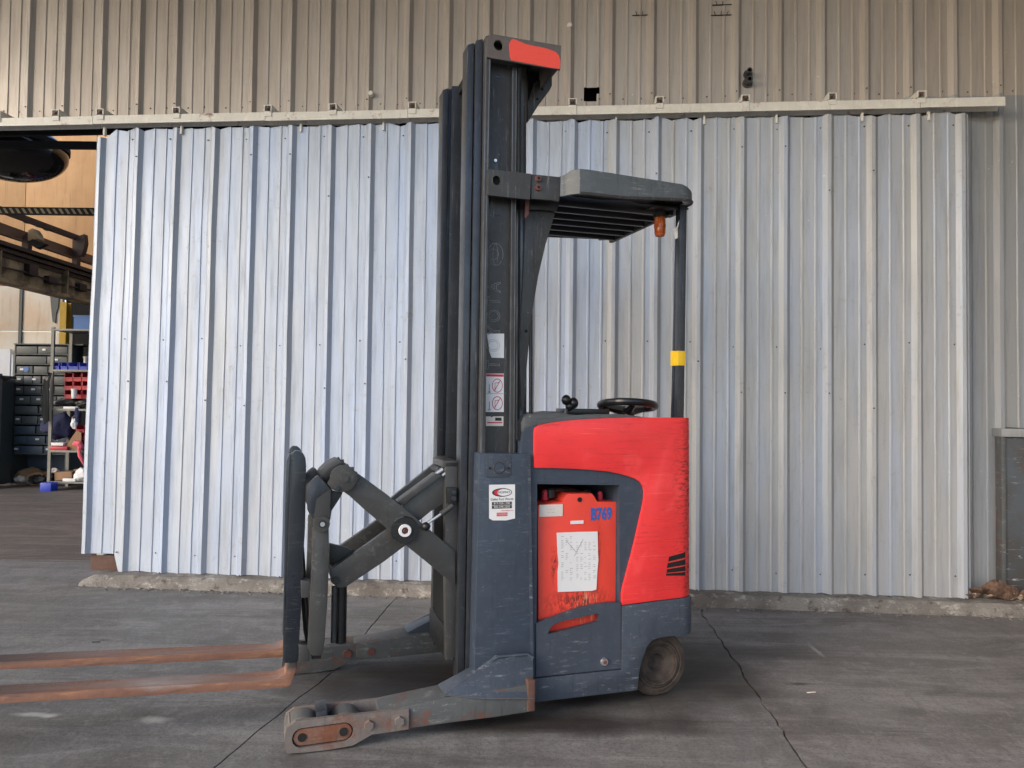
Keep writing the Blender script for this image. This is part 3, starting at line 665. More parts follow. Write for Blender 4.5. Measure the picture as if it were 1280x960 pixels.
p = T(751.5, 643, .05); text('lettering', 'B769', .082, S['blueink'], b, facing(p[0], .0487, p[1], R(1)), sx=.70, extr=.001, bold=.0035)
pp = PX([(696, 666), (722, 665), (747, 664.5), (747.5, 690), (748, 700), (746.5, 716), (745.5, 737), (740, 738.5), (697.5, 740), (697, 715), (698.5, 705), (697, 690)], .044)
pa = prism('charge_sheet', pp, .044, .0475, S['white'], b, bev=0)
bm = NB()
for i in range(24):
    for j, x in enumerate((700, 705.5, 711, 719, 724, 729, 734, 740)):
        q = T(x+1.5, 671+i*2.35, .044)
        if random.random() < .62 and not (i < 3 and j > 2): add_box(bm, (q[0], q[0]+random.uniform(.006, .015)), (.0433, .0438), (q[1], q[1]+.0022))
add_tube(bm, [(*T(708, 676, .0435), 0)[:1]+(.0434,)+(T(708, 676, .0435)[1],), (T(720, 690, .043)[0], .0434, T(720, 690, .043)[1])], .0012, 4)
add_tube(bm, [(T(718, 695, .043)[0], .0434, T(718, 695, .043)[1]), (T(729, 674, .043)[0], .0434, T(729, 674, .043)[1])], .0012, 4)
finish(bm, 'handwriting', S['greyink'], pa, smooth=False)['kind'] = 'stuff'
# things in the dark space above the battery
box('battery_top', (.0, .43), (.055, .79), (T(700, 631, .05)[1]-.03, T(700, 631, .05)[1]-.012), S['dark'], b)
for (x, y, mt, rr) in ((683, 620, 'redink', .018), (690, 617, 'dark', .03), (752, 622, 'redink', .014), (735, 620, 'dark', .025)):
    p = T(x, y, .12); finish(add_lathe(NB(), [(.001, .03), (rr*.7, .03), (rr, .02), (rr, -.02), (.001, -.03)], (p[0], .14, p[1]), 'z', 14), 'cell_cap', S[mt], b)
bm = NB(); q0 = T(676, 618, .1); q1 = T(700, 612, .1); q2 = T(724, 616, .1); q3 = T(765, 622, .1)
add_tube(bm, [(q0[0], .2, q0[1]-.05), (q0[0]+.02, .14, q0[1]), (q1[0], .12, q1[1]), (q2[0], .12, q2[1]), (q3[0]-.05, .15, q3[1]), (q3[0], .3, q3[1]-.03)], .011, 8); finish(bm, 'battery_cable', S['blackplastic'], b)

# --- console and controls
cz = T(720, 515, .3)[1]
con = add_prism(NB(), [(-.05, 1.30), (-.05, 1.42), (-.03, cz-.012), (.10, cz-.004), (.30, cz-.02), (.42, cz-.035), (.60, 1.44), (.60, 1.38), (.40, 1.34)], .046, .95)
finish(con, 'console', S['plastic'], TR, .012, 3)
cp = [(653, 528), (656, 520.5), (672, 524), (700, 521), (735, 518), (770, 517.5), (790, 519.5), (812, 522.5), (812, 530), (668, 534), (653, 540)]
prism('console_edge', PX(cp, .03), .013, .06, S['plastic'], TR, bev=.008)
prism('console_trim', [(.02, cz-.01), (.14, cz+.004), (.22, cz-.016), (.16, cz-.03)], .10, .34, S['mast'], TR, bev=.01)
# steering wheel
c = T(784.5, 507, .42); cc = Vector((c[0], .42, c[1])); rw = .155
tilt = Matrix.Rotation(R(4), 3, 'Y') @ Matrix.Rotation(R(-7), 3, 'X')
bm = NB(); add_tube(bm, [cc+tilt @ Vector((rw*math.cos(2*math.pi*k/48), rw*math.sin(2*math.pi*k/48), 0)) for k in range(48)], .021, 12, True)
sw = finish(bm, 'steering_wheel', S['blackplastic'], TR)
for a in (20, 140, 260):
    add = NB(); add_tube(add, [cc+tilt @ Vector((rw*t*math.cos(R(a)), rw*t*math.sin(R(a)), -.035*(1-t))) for t in (.12, .4, .7, .97)], [.03, .024, .02, .018], 8); finish(add, 'spoke', S['blackplastic'], sw)
finish(add_lathe(NB(), [(.0005, -.015), (.03, -.018), (.038, -.03), (.04, -.09)], cc, 'z', 20), 'hub', S['blackplastic'], sw)
finish(add_lathe(NB(), [(.001, 1), (.016, .8), (.018, 0)], cc, 'z', 3), 'hub_cap', S['blackplastic'], sw).scale = (1, 1, 1)
bpy.data.objects.remove(bpy.data.objects['hub_cap'])
# joystick
j = T(711, 512, .35); J = Vector((j[0], .35, j[1]))
bm = NB(); add_tube(bm, [J+Vector((-.02, 0, -.04)), J+Vector((-.012, 0, .0)), J+Vector((.0, 0, .035))], [.014, .010, .010], 10)
js = finish(bm, 'control_lever', S['blackplastic'], TR)
for d, s in (((-.020, -.01, .052), .027), ((.026, 0, .036), .029), ((.004, 0, .018), .024)):
    bm = NB(); bmesh.ops.create_icosphere(bm, subdivisions=2, radius=s, matrix=Matrix.Translation(J+Vector(d)) @ Matrix.Diagonal((1, 1, 1.1, 1))); finish(bm, 'knob', S['blackplastic'], js)
box('lever_base', (j[0]-.02, j[0]+.25), (.36, .5), (j[1]-.03, j[1]+.006), S['blackplastic'], TR, .006)

# --- front column (near and far side)
def column(far):
    pts = PX([(599.5, 566.5), (663.3, 567.5), (667.5, 822), (666, 840), (593, 846)], -.006)
    w0, w1 = (-.006, .10) if not far else (.90, 1.0)
    return prism('side_column', pts, w0, w1, S['slate'], TR, bev=.004)
colm = column(False); column(True)
prism('column_edge_strip', PX([(659.5, 568), (663.0, 568), (667, 820), (663, 818)], -.0085), -.0085, -.0065, S['slate_scuff'], colm, bev=0)
pl = [(605, 568), (638.5, 568), (639, 593), (636, 596.5), (609, 597), (605.5, 593)]
mp = prism('cover_plate', PX(pl, -.0095), -.0095, -.0065, S['slate_scuff'], colm, bev=.001)
p = T(622.8, 584.5, 0)
finish(add_lathe(NB(), [(.024, 0), (.024, -.003), (.026, -.004), (.028, -.003), (.028, 0)], (p[0], -.0095, p[1]), 'y', 28), 'ring', S['mast'], mp)
cyl('plug', (p[0], -.0095, p[1]), (p[0], -.0125, p[1]), .0235, S['slate'], mp, seg=28)
for x in (611.5, 634.8): q = T(x, 585, 0); cyl('bolt', (q[0], -.0095, q[1]), (q[0], -.0125, q[1]), .007, S['dark'], mp, seg=6)
for y in (571, 606, 611, 657, 668, 700, 767, 800): q = T(661+.02*(y-570)*.8, y, -.008); cyl('rivet', (q[0], -.0086, q[1]), (q[0], -.0105, q[1]), .004, S['slate_scuff'], colm, seg=8)
# dealer sticker
s0 = T(611.5, 605.5, -.008); s1 = T(644, 650, -.008); sc_ = ((s0[0]+s1[0])/2, (s0[1]+s1[1])/2)
st = prism('sticker', PX([(611.5, 606), (643.8, 605.5), (643.8, 648), (633, 650.5), (616, 650.5), (611.5, 648)], -.0085), -.0085, -.0065, S['white'], colm, bev=0)
WS = -.0091
def el(cx, cz, rx, rz, n=28, a0=0, a1=360): return [(cx+rx*math.cos(R(a0+(a1-a0)*i/n)), cz+rz*math.sin(R(a0+(a1-a0)*i/n))) for i in range(n if a1-a0 == 360 else n+1)]
q = T(627.5, 615.5, -.008); ex, ez = q
finish(add_prism(NB(), el(ex, ez, .050, .0205), WS-.0003, WS, [el(ex+.003, ez, .044, .0165)]), 'oval', S['blackink'], st, smooth=False)
finish(add_prism(NB(), el(ex-.002, ez, .041, .0165, 20, 100, 260)+el(ex+.010, ez, .034, .0165, 20, 260, 100), WS-.0003, WS), 'crescent', S['redink'], st, smooth=False)
text('lettering', "SHOPPA'S", .0155, S['blackink'], st, facing(ex+.008, WS, ez), extr=.0002)
q = T(627.5, 624, -.008); text('lettering', 'Dallas Fort Worth', .0165, S['blackink'], st, facing(q[0], WS, q[1]), sx=.92, extr=.0002)
for y, n_ in ((629.2, '817-359-1100'), (633.6, '800-594-2250')):
    q = T(627.3, y, -.008); bb = box('number_bar', (q[0]-.050, q[0]+.050), (WS-.0003, WS), (q[1]-.0075, q[1]+.0075), S['blackink'], st, 0)
    text('lettering', n_, .0145, S['white'], bb, facing(q[0], WS-.0006, q[1]), extr=.0002)
q = T(634, 638, -.008); text('lettering', 'www.shoppas.com', .008, S['redink'], st, facing(q[0], WS, q[1]), extr=.0002)
q = T(627.5, 643, -.008); bb = box('logo_bar', (q[0]-.027, q[0]+.027), (WS-.0003, WS), (q[1]-.008, q[1]+.009), S['redink'], st, 0)
text('lettering', 'TOYOTA', .012, S['white'], bb, facing(q[0], WS-.0006, q[1]), extr=.0002)

# --- outrigger arms
WA = -.11
def arm(near):
    fw_ = (lambda w_: w_) if near else (lambda w_: .95-w_)
    an = bpy.data.objects.new('outrigger', None); COL.objects.link(an); an.parent = TR
    def pr(name, pts, a, b, mt, bev=.004, holes=()):
        return prism(name, pts, min(fw_(a), fw_(b)), max(fw_(a), fw_(b)), S[mt], an, holes=holes, bev=bev)
    bot = PX([(508, 911.5), (560, 904), (620, 896.5), (665.5, 889.5)], WA+.012)
    zt = T(508, 887, WA)[1]
    topz = T(665, 862, WA)[1]
    # main beam
    beam = [bot[0], bot[1], bot[2], bot[3], (bot[3][0]+.003, topz+.02), (T(560, 877, WA)[0], topz+.0), (bot[0][0]-.12, zt-.002), (bot[0][0]-.12, bot[0][1]+.02)]
    pr('arm_beam', beam, WA+.012, .075, 'arm', .007)
    # tip: two side plates round the bogie
    tip = [(355.6, 923), (358, 910), (369.5, 902), (405, 897.5), (441, 894), (465, 891.5), (488, 888.5), (511, 886), (511, 911.5), (488, 915), (465, 918), (455, 924), (441, 932), (410, 937.5), (382, 940.5), (359, 942), (356.5, 936)]
    ptip = PX(tip, WA)
    a = T(377.5, 922.5, WA); b_ = T(429.5, 915.3, WA); rr = .040
    d = Vector(b_)-Vector(a); ang = math.degrees(math.atan2(d.y, d.x))
    stad = lambda r_: arc(a, r_, ang+90, ang+270, 14)+arc(b_, r_, ang-90, ang+90, 14)
    pr('bogie_plate', ptip, WA, WA+.022, 'arm_plate', holes=[stad(.0415)])
    pr('bogie_link', stad(.036), WA+.006, WA+.024, 'rust', .005)
    far_t = [(p[0], p[1]) for p in ptip]
    pr('bogie_plate', far_t, .045, .067, 'arm_plate' if near else 'arm', .004)
    pr('bogie_spacer', [(ptip[0][0], ptip[0][1]-.02), (ptip[0][0]+.02, ptip[0][1]+.05), (ptip[0][0]+.035, ptip[0][1]+.045), (ptip[0][0]+.02, ptip[0][1]-.025)], WA+.024, .043, 'arm_plate', .003)
    m0 = T(399, 893, WA); pr('bogie_spacer', [(m0[0]-.01, m0[1]-.06), (m0[0]-.01, m0[1]-.0), (m0[0]+.035, m0[1]+.006), (m0[0]+.035, m0[1]-.06)], WA+.0241, .043, 'mast_rail', .002)
    for c_ in (a, b_):
        r_ = .072; zc = r_+.003; ctr = (c_[0]+(.004 if c_ is a else .012), 0, zc)
        prof_ = [(.02, WA+.03), (r_*.9, WA+.03), (r_, WA+.038), (r_, .030), (r_*.9, .037), (.02, .037)]
        prof_ = [(p_[0], fw_(p_[1])) for p_ in prof_]
        finish(add_lathe(NB(), prof_, ctr, 'y', 36), 'load_wheel', S['load_wheel'], an)
        cyl('axle_pin', (c_[0], fw_(WA+.002), c_[1]), (c_[0], fw_(WA+.008), c_[1]), .018, S['dark'], an, seg=16)
    for (x, y) in ((461, 906), (499, 901)):
        q = T(x, y, WA); cyl('bolt', (q[0], fw_(WA), q[1]), (q[0], fw_(WA-.014), q[1]), .0235, S['arm_plate'], an, r1=.021, seg=6)
        if not near: cyl('bolt', (q[0], fw_(.067), q[1]), (q[0], fw_(.078), q[1]), .026, S['bolt'], an, r1=.023, seg=16)
    # gusset between arm and column
    g = NB()
    A0 = T(555, 869.5, WA+.03); A1 = T(667, 869, WA); 
    P = lambda x, y, w_: (T(x, y, w_)[0], w_, T(x, y, w_)[1])
    v = [P(555, 869, WA+.02), P(606, 873.5, WA), P(667, 873, WA), P(666.5, 822.5, WA+.075), P(659, 818, WA+.085), P(622, 821, WA+.075), P(598, 838, WA+.075)]
    v = [(q[0], fw_(q[1]), q[2]) for q in v]
    V1 = [g.verts.new(q) for q in v]
    back = fw_(.05)
    V2 = [g.verts.new((q[0], back, q[2])) for q in v]
    n = len(v)
    # front skin as two facets, closed at the back
    g.faces.new((V1[0], V1[1], V1[5], V1[6])); g.faces.new((V1[1], V1[2], V1[3], V1[4], V1[5]))
    g.faces.new(V2)
    for i in range(n): g.faces.new((V1[i], V1[(i+1) % n], V2[(i+1) % n], V2[i]))
    finish(g, 'gusset', S['slate_scuff'] if near else S['slate'], an, .003)
    # weld bead
    add_ = NB(); add_tube(add_, [v[6], v[5], v[4], v[3]], .009, 8); finish(add_, 'weld_bead', S['slate_scuff'], an)
    add_ = NB(); add_tube(add_, [(q[0], q[1]-(.001 if near else -.001), q[2]) for q in (v[0], v[1], v[2])], .003, 6); finish(add_, 'weld_bead', S['arm'], an)
    # rusty rear end of the arm
    e = T(662, 845, WA); box('end_cap', (e[0]-.008, T(667, 870, WA)[0]+.008), tuple(sorted((fw_(WA-.002), fw_(.0)))), (bot[3][1]+.006, T(666, 850, WA)[1]), S['rust_dark'], an, .006)
    return an
arm(True); arm(False)

# --- drive wheel
wc = (T(822, 830, .07)[0]-.0, 0, .168)
prof = [(.004, .115), (.035, .11), (.048, .085), (.088, .078), (.097, .062), (.118, .060), (.128, .068), (.134, .064), (.160, .070), (.168, .085), (.168, .21), (.155, .225), (.02, .225)]
dw = finish(add_lathe(NB(), prof, wc, 'y', 56), 'drive_wheel', S['rubber'], TR)
finish(add_lathe(NB(), [(.100, .0605), (.106, .056), (.112, .0605)], wc, 'y', 56), 'rim', S['rubber'], dw)
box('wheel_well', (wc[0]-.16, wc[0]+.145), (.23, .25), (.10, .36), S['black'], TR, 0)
finish(add_lathe(NB(), [(.135, .0), (.135, .09), (.02, .09)][::-1], (wc[0], .85, .135), 'y', 36), 'caster_wheel', S['rubber'], TR)

# --- mast. Lean is taken from the photograph's own verticals.
def lean_box(bm, t, b, wt, z0=None, z1=None):
    """ t, b: ((x0,y),(x1,y)) photo edges at the top and the foot; wt: (w0, w1) """
    w0, w1 = wt; n = w0
    T0, T1 = T(*t[0], n), T(*t[1], n); B0, B1 = T(*b[0], n), T(*b[1], n)
    return add_prism(bm, [B0, B1, T1, T0], w0, w1)
def mirror_w(bm, cw=.45):
    for v in bm.verts: v.co.y = 2*cw-v.co.y
    return bm
def both(name, fn, mat, bev=.003, far_drop=0):
    a = finish(fn(NB()), name, S[mat], TR, bev); b_ = finish(mirror_w(fn(NB())), name, S[mat], TR, bev); return a, b_
# inner (front-most) channel, middle channel, outer channel: each a front flange, a web and a rear flange
def ch1(bm):
    lean_box(bm, ((584.5, 56), (592.5, 53.5)), ((571.8, 851), (580, 848)), (.115, .215))
    lean_box(bm, ((592, 60), (612, 60)), ((579, 846), (600, 846)), (.200, .214)); return bm
def ch2(bm):
    lean_box(bm, ((595.5, 50.5), (603.5, 48.5)), ((582.5, 846), (592, 846)), (.095, .19))
    lean_box(bm, ((603, 58), (612, 58)), ((591, 842), (602, 842)), (.172, .189)); return bm
def ch3(bm):
    lean_box(bm, ((607.3, 45), (613.8, 43.5)), ((595.5, 840), (602.5, 840)), (.055, .17))
    lean_box(bm, ((613, 77), (641, 82.5)), ((602, 840), (636, 840)), (.115, .128))
    lean_box(bm, ((640.5, 84), (646, 85)), ((634, 840), (641, 840)), (.095, .165)); return bm
both('inner_mast_channel', ch1, 'mast_rail', .0012); both('middle_mast_channel', ch2, 'mast_rail', .0012); om, om2 = both('outer_mast_channel', ch3, 'mast', .0012)
S['worn_edge'] = paint('worn_bright_edge', (.17, .175, .185), .4, 1.0, .9, (.34, .34, .34), metal=.5, streak=(9, 9, .3))
for obj_, t_, b_, w_ in ((om, ((607.4, 46), (608.7, 46)), ((595.6, 838), (596.9, 838)), .055), (om, ((612.2, 46), (613.6, 46)), ((601.2, 566), (602.4, 566)), .055), (om, ((640.7, 88), (641.8, 88)), ((636.6, 566), (637.7, 566)), .095), (om, ((645.0, 88), (646, 88)), ((641.8, 566), (642.8, 566)), .095)):
    finish(lean_box(NB(), t_, b_, (w_-.0012, w_-.0002)), 'worn_edge', S['worn_edge'], obj_, smooth=False)
for k, y in enumerate((110, 300, 520)):
    q = T(614.6, y, wf_:=.113); cyl('bolt', (q[0], .1148, q[1]), (q[0], .110, q[1]), .006, S['mast_rail'], om, seg=8)
rst = NB(); 
for y in (96, 268): a_ = T(622, y, .11); add_box(rst, (a_[0]-.012, a_[0]+.016), (.112, .1148), (a_[1]-.004, a_[1]+.004))
finish(rst, 'weld_mark', S['mast_rail'], om)['kind'] = 'stuff'
for far in (0, 1):       # greasy chain beside the cylinder: one plate per link
    cw = .245 if not far else .655
    t0 = T(645.5, 96, .245); t1 = T(643, 560, .245); bm = NB(); n = 70
    for k in range(n):
        z = t0[1]+(t1[1]-t0[1])*k/n; u = t0[0]+(t1[0]-t0[0])*k/n
        add_box(bm, (u-.009, u+.009), (cw-.010+(.004 if k % 2 else 0), cw+.010-(.004 if k % 2 else 0)), (z-.016, z+.016))
    stuff(finish(bm, 'lift_chain', S['mast_rail'], TR))
# rearward lift cylinders
for far in (0, 1):
    cw = .21 if not far else .69
    t0 = T(652.5, 86, .21); t1 = T(650.5, 560, .21); t2 = T(650, 800, .21)
    bm = add_cyl(NB(), (t2[0], cw, max(.2, t2[1])), (t0[0], cw, t0[1]), .0235, seg=20); lc = finish(bm, 'lift_cylinder', S['mast'], TR)
    m0 = T(651.8, 262, .21); cyl('sleeve', (t2[0], cw, .25), (m0[0], cw, m0[1]), .030, S['mast_rail'], lc, seg=24)
    bm = add_cyl(NB(), (t2[0]+.046, cw-.04, .25), (t0[0]-.003+.046, cw-.04, T(651, 262, .2)[1]), .010, seg=10); finish(bm, 'hydraulic_pipe', S['dark'], TR)
box('dark_gap_strip', (T(638, 300, .27)[0], T(655, 300, .27)[0]), (.27, .285), (.30, T(645, 100, .27)[1]), S['black'], TR, 0)  # black strip added to paint the gap by the cylinder dark
# centre chains between the masts
for w_ in (.40, .60):
    t0 = T(618, 100, w_); t1 = T(618, 780, w_); box('lift_chain', (t0[0]-.01, t0[0]+.012), (w_-.02, w_+.02), (.35, 3.1), S['dark'], TR, 0)
box('mast_crossmember', (T(606, 300, .2)[0], T(636, 300, .2)[0]), (.20, .80), (.30, .52), S['mast'], TR, .004)
box('mast_crossmember', (T(616, 300, .2)[0], T(640, 300, .2)[0]), (.20, .80), (2.52, 2.63), S['mast'], TR, .004)
# head of the mast
hp = PX([(609.2, 46.5), (614, 42.2), (655, 49.3), (701.5, 57), (700.3, 87.2), (655, 79.5), (614, 72.3), (609, 71)], .04)
hc = T(623, 56.5, .04)
hd = finish(add_prism(NB(), hp, .04, .052, [el(hc[0], hc[1], .024, .026, 24)]), 'head_plate', S['brown_plate'], TR)
prism('head_plate', [(p[0], p[1]) for p in hp], .948, .960, S['brown_plate'], TR, bev=.003)
hz0, hz1 = hp[6][1], hp[1][1]
box('head_crossmember', (hp[7][0]+.005, hp[3][0]-.005), (.053, .947), (hz1-.012, hz1-.002), S['brown_plate'], TR, .002)
box('head_crossmember', (hp[3][0]-.02, hp[3][0]-.008), (.053, .947), (hz0+.0, hz1-.014), S['brown_plate'], TR, .002)
box('head_block', (hp[7][0]+.01, hp[3][0]-.10), (.10, .90), (hz0+.07, hz1-.013), S['dark'], TR, .002)
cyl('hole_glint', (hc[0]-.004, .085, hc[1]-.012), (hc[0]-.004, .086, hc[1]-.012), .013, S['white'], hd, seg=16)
rp = PX([(636.5, 62), (636.3, 55), (639, 49.8), (642, 48.6), (650, 52), (657.5, 55), (668, 57.6), (679.4, 59.5), (688, 62), (694.7, 65), (698.5, 69), (700.4, 75), (700, 86), (688, 84.5), (673, 81.5), (655, 78.2), (639, 75.2), (637.2, 70)], .0385)
prism('red_patch', rp, .0385, .0398, S['red_head'], hd, bev=0)
# gusset under the head
for w_ in (.30, .69):
    prism('head_gusset', PX([(661.5, 150), (660.5, 128), (668, 104), (671.5, 101), (690, 96), (690, 107), (687, 113), (672, 133)], .30), w_, w_+.012, S['mast'], TR, bev=.002)
for (x, y) in ((678, 112), (671.5, 124)): q = T(x, y, .30); cyl('bolt', (q[0], .300, q[1]), (q[0], .294, q[1]), .006, S['black'], TR, seg=8)
prism('head_gusset', PX([(660.5, 150), (660.5, 90), (691, 92), (688, 100), (671, 103)], .312), .32, .68, S['black'], TR, bev=0)

# lettering and stickers on the outer channel's web
wf = .1145
q = T(619, 385, wf); q = (T(617.5+2, 385, wf)[0]+.010, q[1])
lt = T(618.5, 452, wf); 
for ch, y in (('T', 456), ('O', 430), ('Y', 407.5), ('O', 386), ('T', 372.5), ('A', 358)):
    pass
yy = {'T1': 463, 'O1': 431, 'Y': 408, 'O2': 394, 'T2': 375, 'A': 355}
ux = lambda y: T(618.2-(y-400)*.012, y, wf)[0]
for ch, y in (('T', 456), ('O', 432), ('Y', 414), ('O', 395), ('T', 377), ('A', 359)):
    z = T(619, y, wf)[1]; text('lettering', ch, .098, S['outline'], om, Matrix.Translation((ux(y)-.002, wf-.001, z)) @ Matrix.Rotation(R(90), 4, 'X') @ Matrix.Rotation(R(90), 4, 'Z'), outline=.0021, sx=.82)
z = T(619, 318, wf)[1]; lu_ = ux(318)
bm = NB()                                       # the makers' emblem, faint
for rx, rz, cz_ in ((.040, .056, 0), (.013, .052, 0), (.026, .026, .020)):
    add_tube(bm, [(lu_+c_*1, wf-.001, z+s_+0) for (c_, s_) in [(rx*math.cos(2*math.pi*k/30)+(cz_ if rx == .026 else 0)*-.5, rz*math.sin(2*math.pi*k/30)) for k in range(30)]], .0015, 4, True)
finish(bm, 'emblem', S['outline'], om)
stk = lambda name, pts, mt: prism(name, PX(pts, wf-.002), wf-.002, wf-.0005, S[mt], om, bev=0)
stk('sticker', [(608.7, 417), (630.2, 417), (630, 447.5), (614.5, 447), (611.5, 439), (611, 432), (609.5, 424)], 'white')
a_ = stk('warning_sticker', [(607.4, 467), (629.8, 467), (629.8, 515), (607.2, 515)], 'white')
def strip(x0, y0, x1, y1, mt, par, w_=wf-.0026): a1 = T(x0, y0, w_); b1 = T(x1, y1, w_); return box('print', (a1[0], b1[0]), (w_, w_+.0005), (b1[1], a1[1]), S[mt], par, 0)
strip(608, 467.5, 629.5, 471, 'redink', a_); strip(608, 491.5, 629.5, 492.5, 'greyink', a_)
bm = NB()
for (x, y) in ((621.5, 482), (621.5, 504)):
    bm = NB(); q = T(x, y, wf); c3 = [(q[0]+.026*math.cos(2*math.pi*k/20), wf-.0028, q[1]+.033*math.sin(2*math.pi*k/20)) for k in range(20)]; add_tube(bm, c3, .0017, 4, True)
    add_tube(bm, [c3[3], c3[13]], .0015, 4); add_tube(bm, [(q[0]-.012, wf-.0028, q[1]-.02), (q[0]-.012, wf-.0028, q[1]+.012), (q[0]+.010, wf-.0028, q[1]+.016)], .0016, 4)
    finish(bm, 'pictogram', S['redink'], a_)
for (x, y) in ((611.5, 485), (611.5, 507)):
    bm = NB(); q = T(x, y, wf); add_tube(bm, [(q[0], wf-.0028, q[1]-.025), (q[0], wf-.0028, q[1]+.02)], .002, 4); add_tube(bm, [(q[0]-.008, wf-.0028, q[1]-.02), (q[0]+.008, wf-.0028, q[1]-.02)], .002, 4)
    finish(bm, 'pictogram', S['greyink'], a_)
a_ = stk('capacity_sticker', [(607.3, 520.5), (629.3, 520.5), (629.2, 532.5), (607.3, 532.5)], 'cream'); strip(619, 522, 627, 526, 'blackink', a_); strip(609, 527.5, 628, 529, 'redink', a_)
q = T(619, 201, wf); cyl('bolt', (q[0], wf, q[1]), (q[0], wf-.008, q[1]), .008, S['chrome'], om, seg=8)

# --- bracket, guard leg, overhead guard
ga = PX([(610.8, 211.5), (640, 214.5), (663.8, 217.3), (662.6, 249.3), (636, 246.6), (610.3, 243.8)], .03); hc = T(620.8, 225.5, .03)
finish(add_prism(NB(), ga, .03, .05, [el(hc[0], hc[1], .021, .023, 24)]), 'mast_bracket', S['mast'], TR)
cyl('bracket_bore', (hc[0], .052, hc[1]), (hc[0], .056, hc[1]), .024, S['black'], TR, seg=24)
prism('mast_bracket', ga, .95, .97, S['mast'], TR)
gb = PX([(664.3, 217.4), (700.5, 221.2), (699.3, 251), (664, 248.4)], .04)
prism('guard_mount', gb, .04, .06, S['mast'], TR, bev=.003); prism('guard_mount', gb, .94, .96, S['mast'], TR, bev=.003)
for y in (223.7, 234.8): q = T(672.3, y, .04); cyl('bolt', (q[0], .04, q[1]), (q[0], .026, q[1]), .018, S['bolt'], TR, r1=.014, seg=20); cyl('bolt_socket', (q[0], .026, q[1]), (q[0], .024, q[1]), .007, S['black'], TR, seg=6)
# inclined leg down to the body
lg = PX([(657.5, 258), (668, 259), (695.5, 262), (682, 306), (673, 345), (664.5, 395), (659, 455), (655.5, 512), (652, 512), (650, 430), (655, 330)], .16)
prism('guard_leg', lg, .16, .185, S['mast'], TR, bev=.003); prism('guard_leg', lg, .80, .825, S['mast'], TR, bev=.003)
q = T(657.5, 414, .16); cyl('bolt_hole', (q[0], .161, q[1]), (q[0], .158, q[1]), .008, S['black'], TR, seg=12)
prism('guard_gusset', PX([(657, 249), (662, 250), (661, 268), (656.5, 273)], .10), .10, .112, S['bolt'], TR, bev=0)
prism('guard_tie', PX([(662, 249), (700, 252), (696, 264), (676, 262), (662, 262)], .13), .13, .87, S['dark'], TR, bev=.002)
# overhead guard ring: a bent band in plan
gz = T(771, 219, -.04)[1]; 
g0 = gb[1]; uA = g0[0]
uR = T(867.5, 245, .03)[0]
def far_pt(x, y, z):
    r = ray(x, y); t = (z-CAM.z)/r.z; p = CAM+r*t-TO; return (p.dot(TU), p.dot(TW_))
zb = T(771, 247.5, -.04)[1]
fc = far_pt(769, 304.5, zb); fl = far_pt(684, 308, zb)
plan = [(uA-.01, .05), (uA+.015, .035), (uA+.04, -.005), (uA+.075, -.035), (uA+.12, -.042)]
for k in range(1, 6): plan.append((uA+.12+(uR-.10-uA-.12)*k/5, -.042+.02*k/5))
cR = (uR-.10, .078)
for k in range(1, 8): a = R(-90+k*150/8*1.0); plan.append((cR[0]+.10*math.cos(a), cR[1]+.10*math.sin(a)))
dfar = Vector((fc[0], fc[1])); last = Vector(plan[-1])
for k in range(1, 9): plan.append(tuple(last.lerp(dfar, k/9)))
for k in range(1, 6):
    a = k/6; plan.append((fc[0]-.12*a, fc[1]+.04*math.sin(a*math.pi/2)))
plan += [(uA+.1, fc[1]+.03), (uA-.01, .95)]
L = [0]
for a, b_ in zip(plan[:-1], plan[1:]): L.append(L[-1]+math.dist(a, b_))
def zz_(u): # top and bottom of the band from the outline
    t = max(0, min(1, (u-uA)/(uR-uA)))
    top = g0[1]+.0+ (.030 if t > .06 else .030*t/.06) - .02*t - (.03*max(0, (t-.88)/.12))
    bot = zb + .004 + .055*max(0, t-.4)
    return top, bot
bm = NB(); th = .012; rings = []
for i, p in enumerate(plan):
    a = Vector(plan[max(0, i-1)]); b_ = Vector(plan[min(len(plan)-1, i+1)]); t = (b_-a).normalized(); n = Vector((t.y, -t.x))
    if i < 3: n = Vector((0, -1)) if i == 0 else n
    tp, bt_ = zz_(p[0]); o_ = Vector(p)
    i_ = o_-n*th
    rings.append([bm.verts.new((o_.x, o_.y, bt_)), bm.verts.new((o_.x, o_.y, tp)), bm.verts.new((i_.x, i_.y, tp)), bm.verts.new((i_.x, i_.y, bt_))])
for a, b_ in zip(rings[:-1], rings[1:]):
    for k in range(4): bm.faces.new((a[k], a[(k+1) % 4], b_[(k+1) % 4], b_[k]))
bm.faces.new(rings[0]); bm.faces.new(rings[-1])
S['guardp'] = paint('worn_guard_paint', (.085, .098, .11), .45, .9, .5, (.24, .25, .26), streak=(1, 1, 9))
og = finish(bm, 'overhead_guard', S['guardp'], TR, .002, 1)
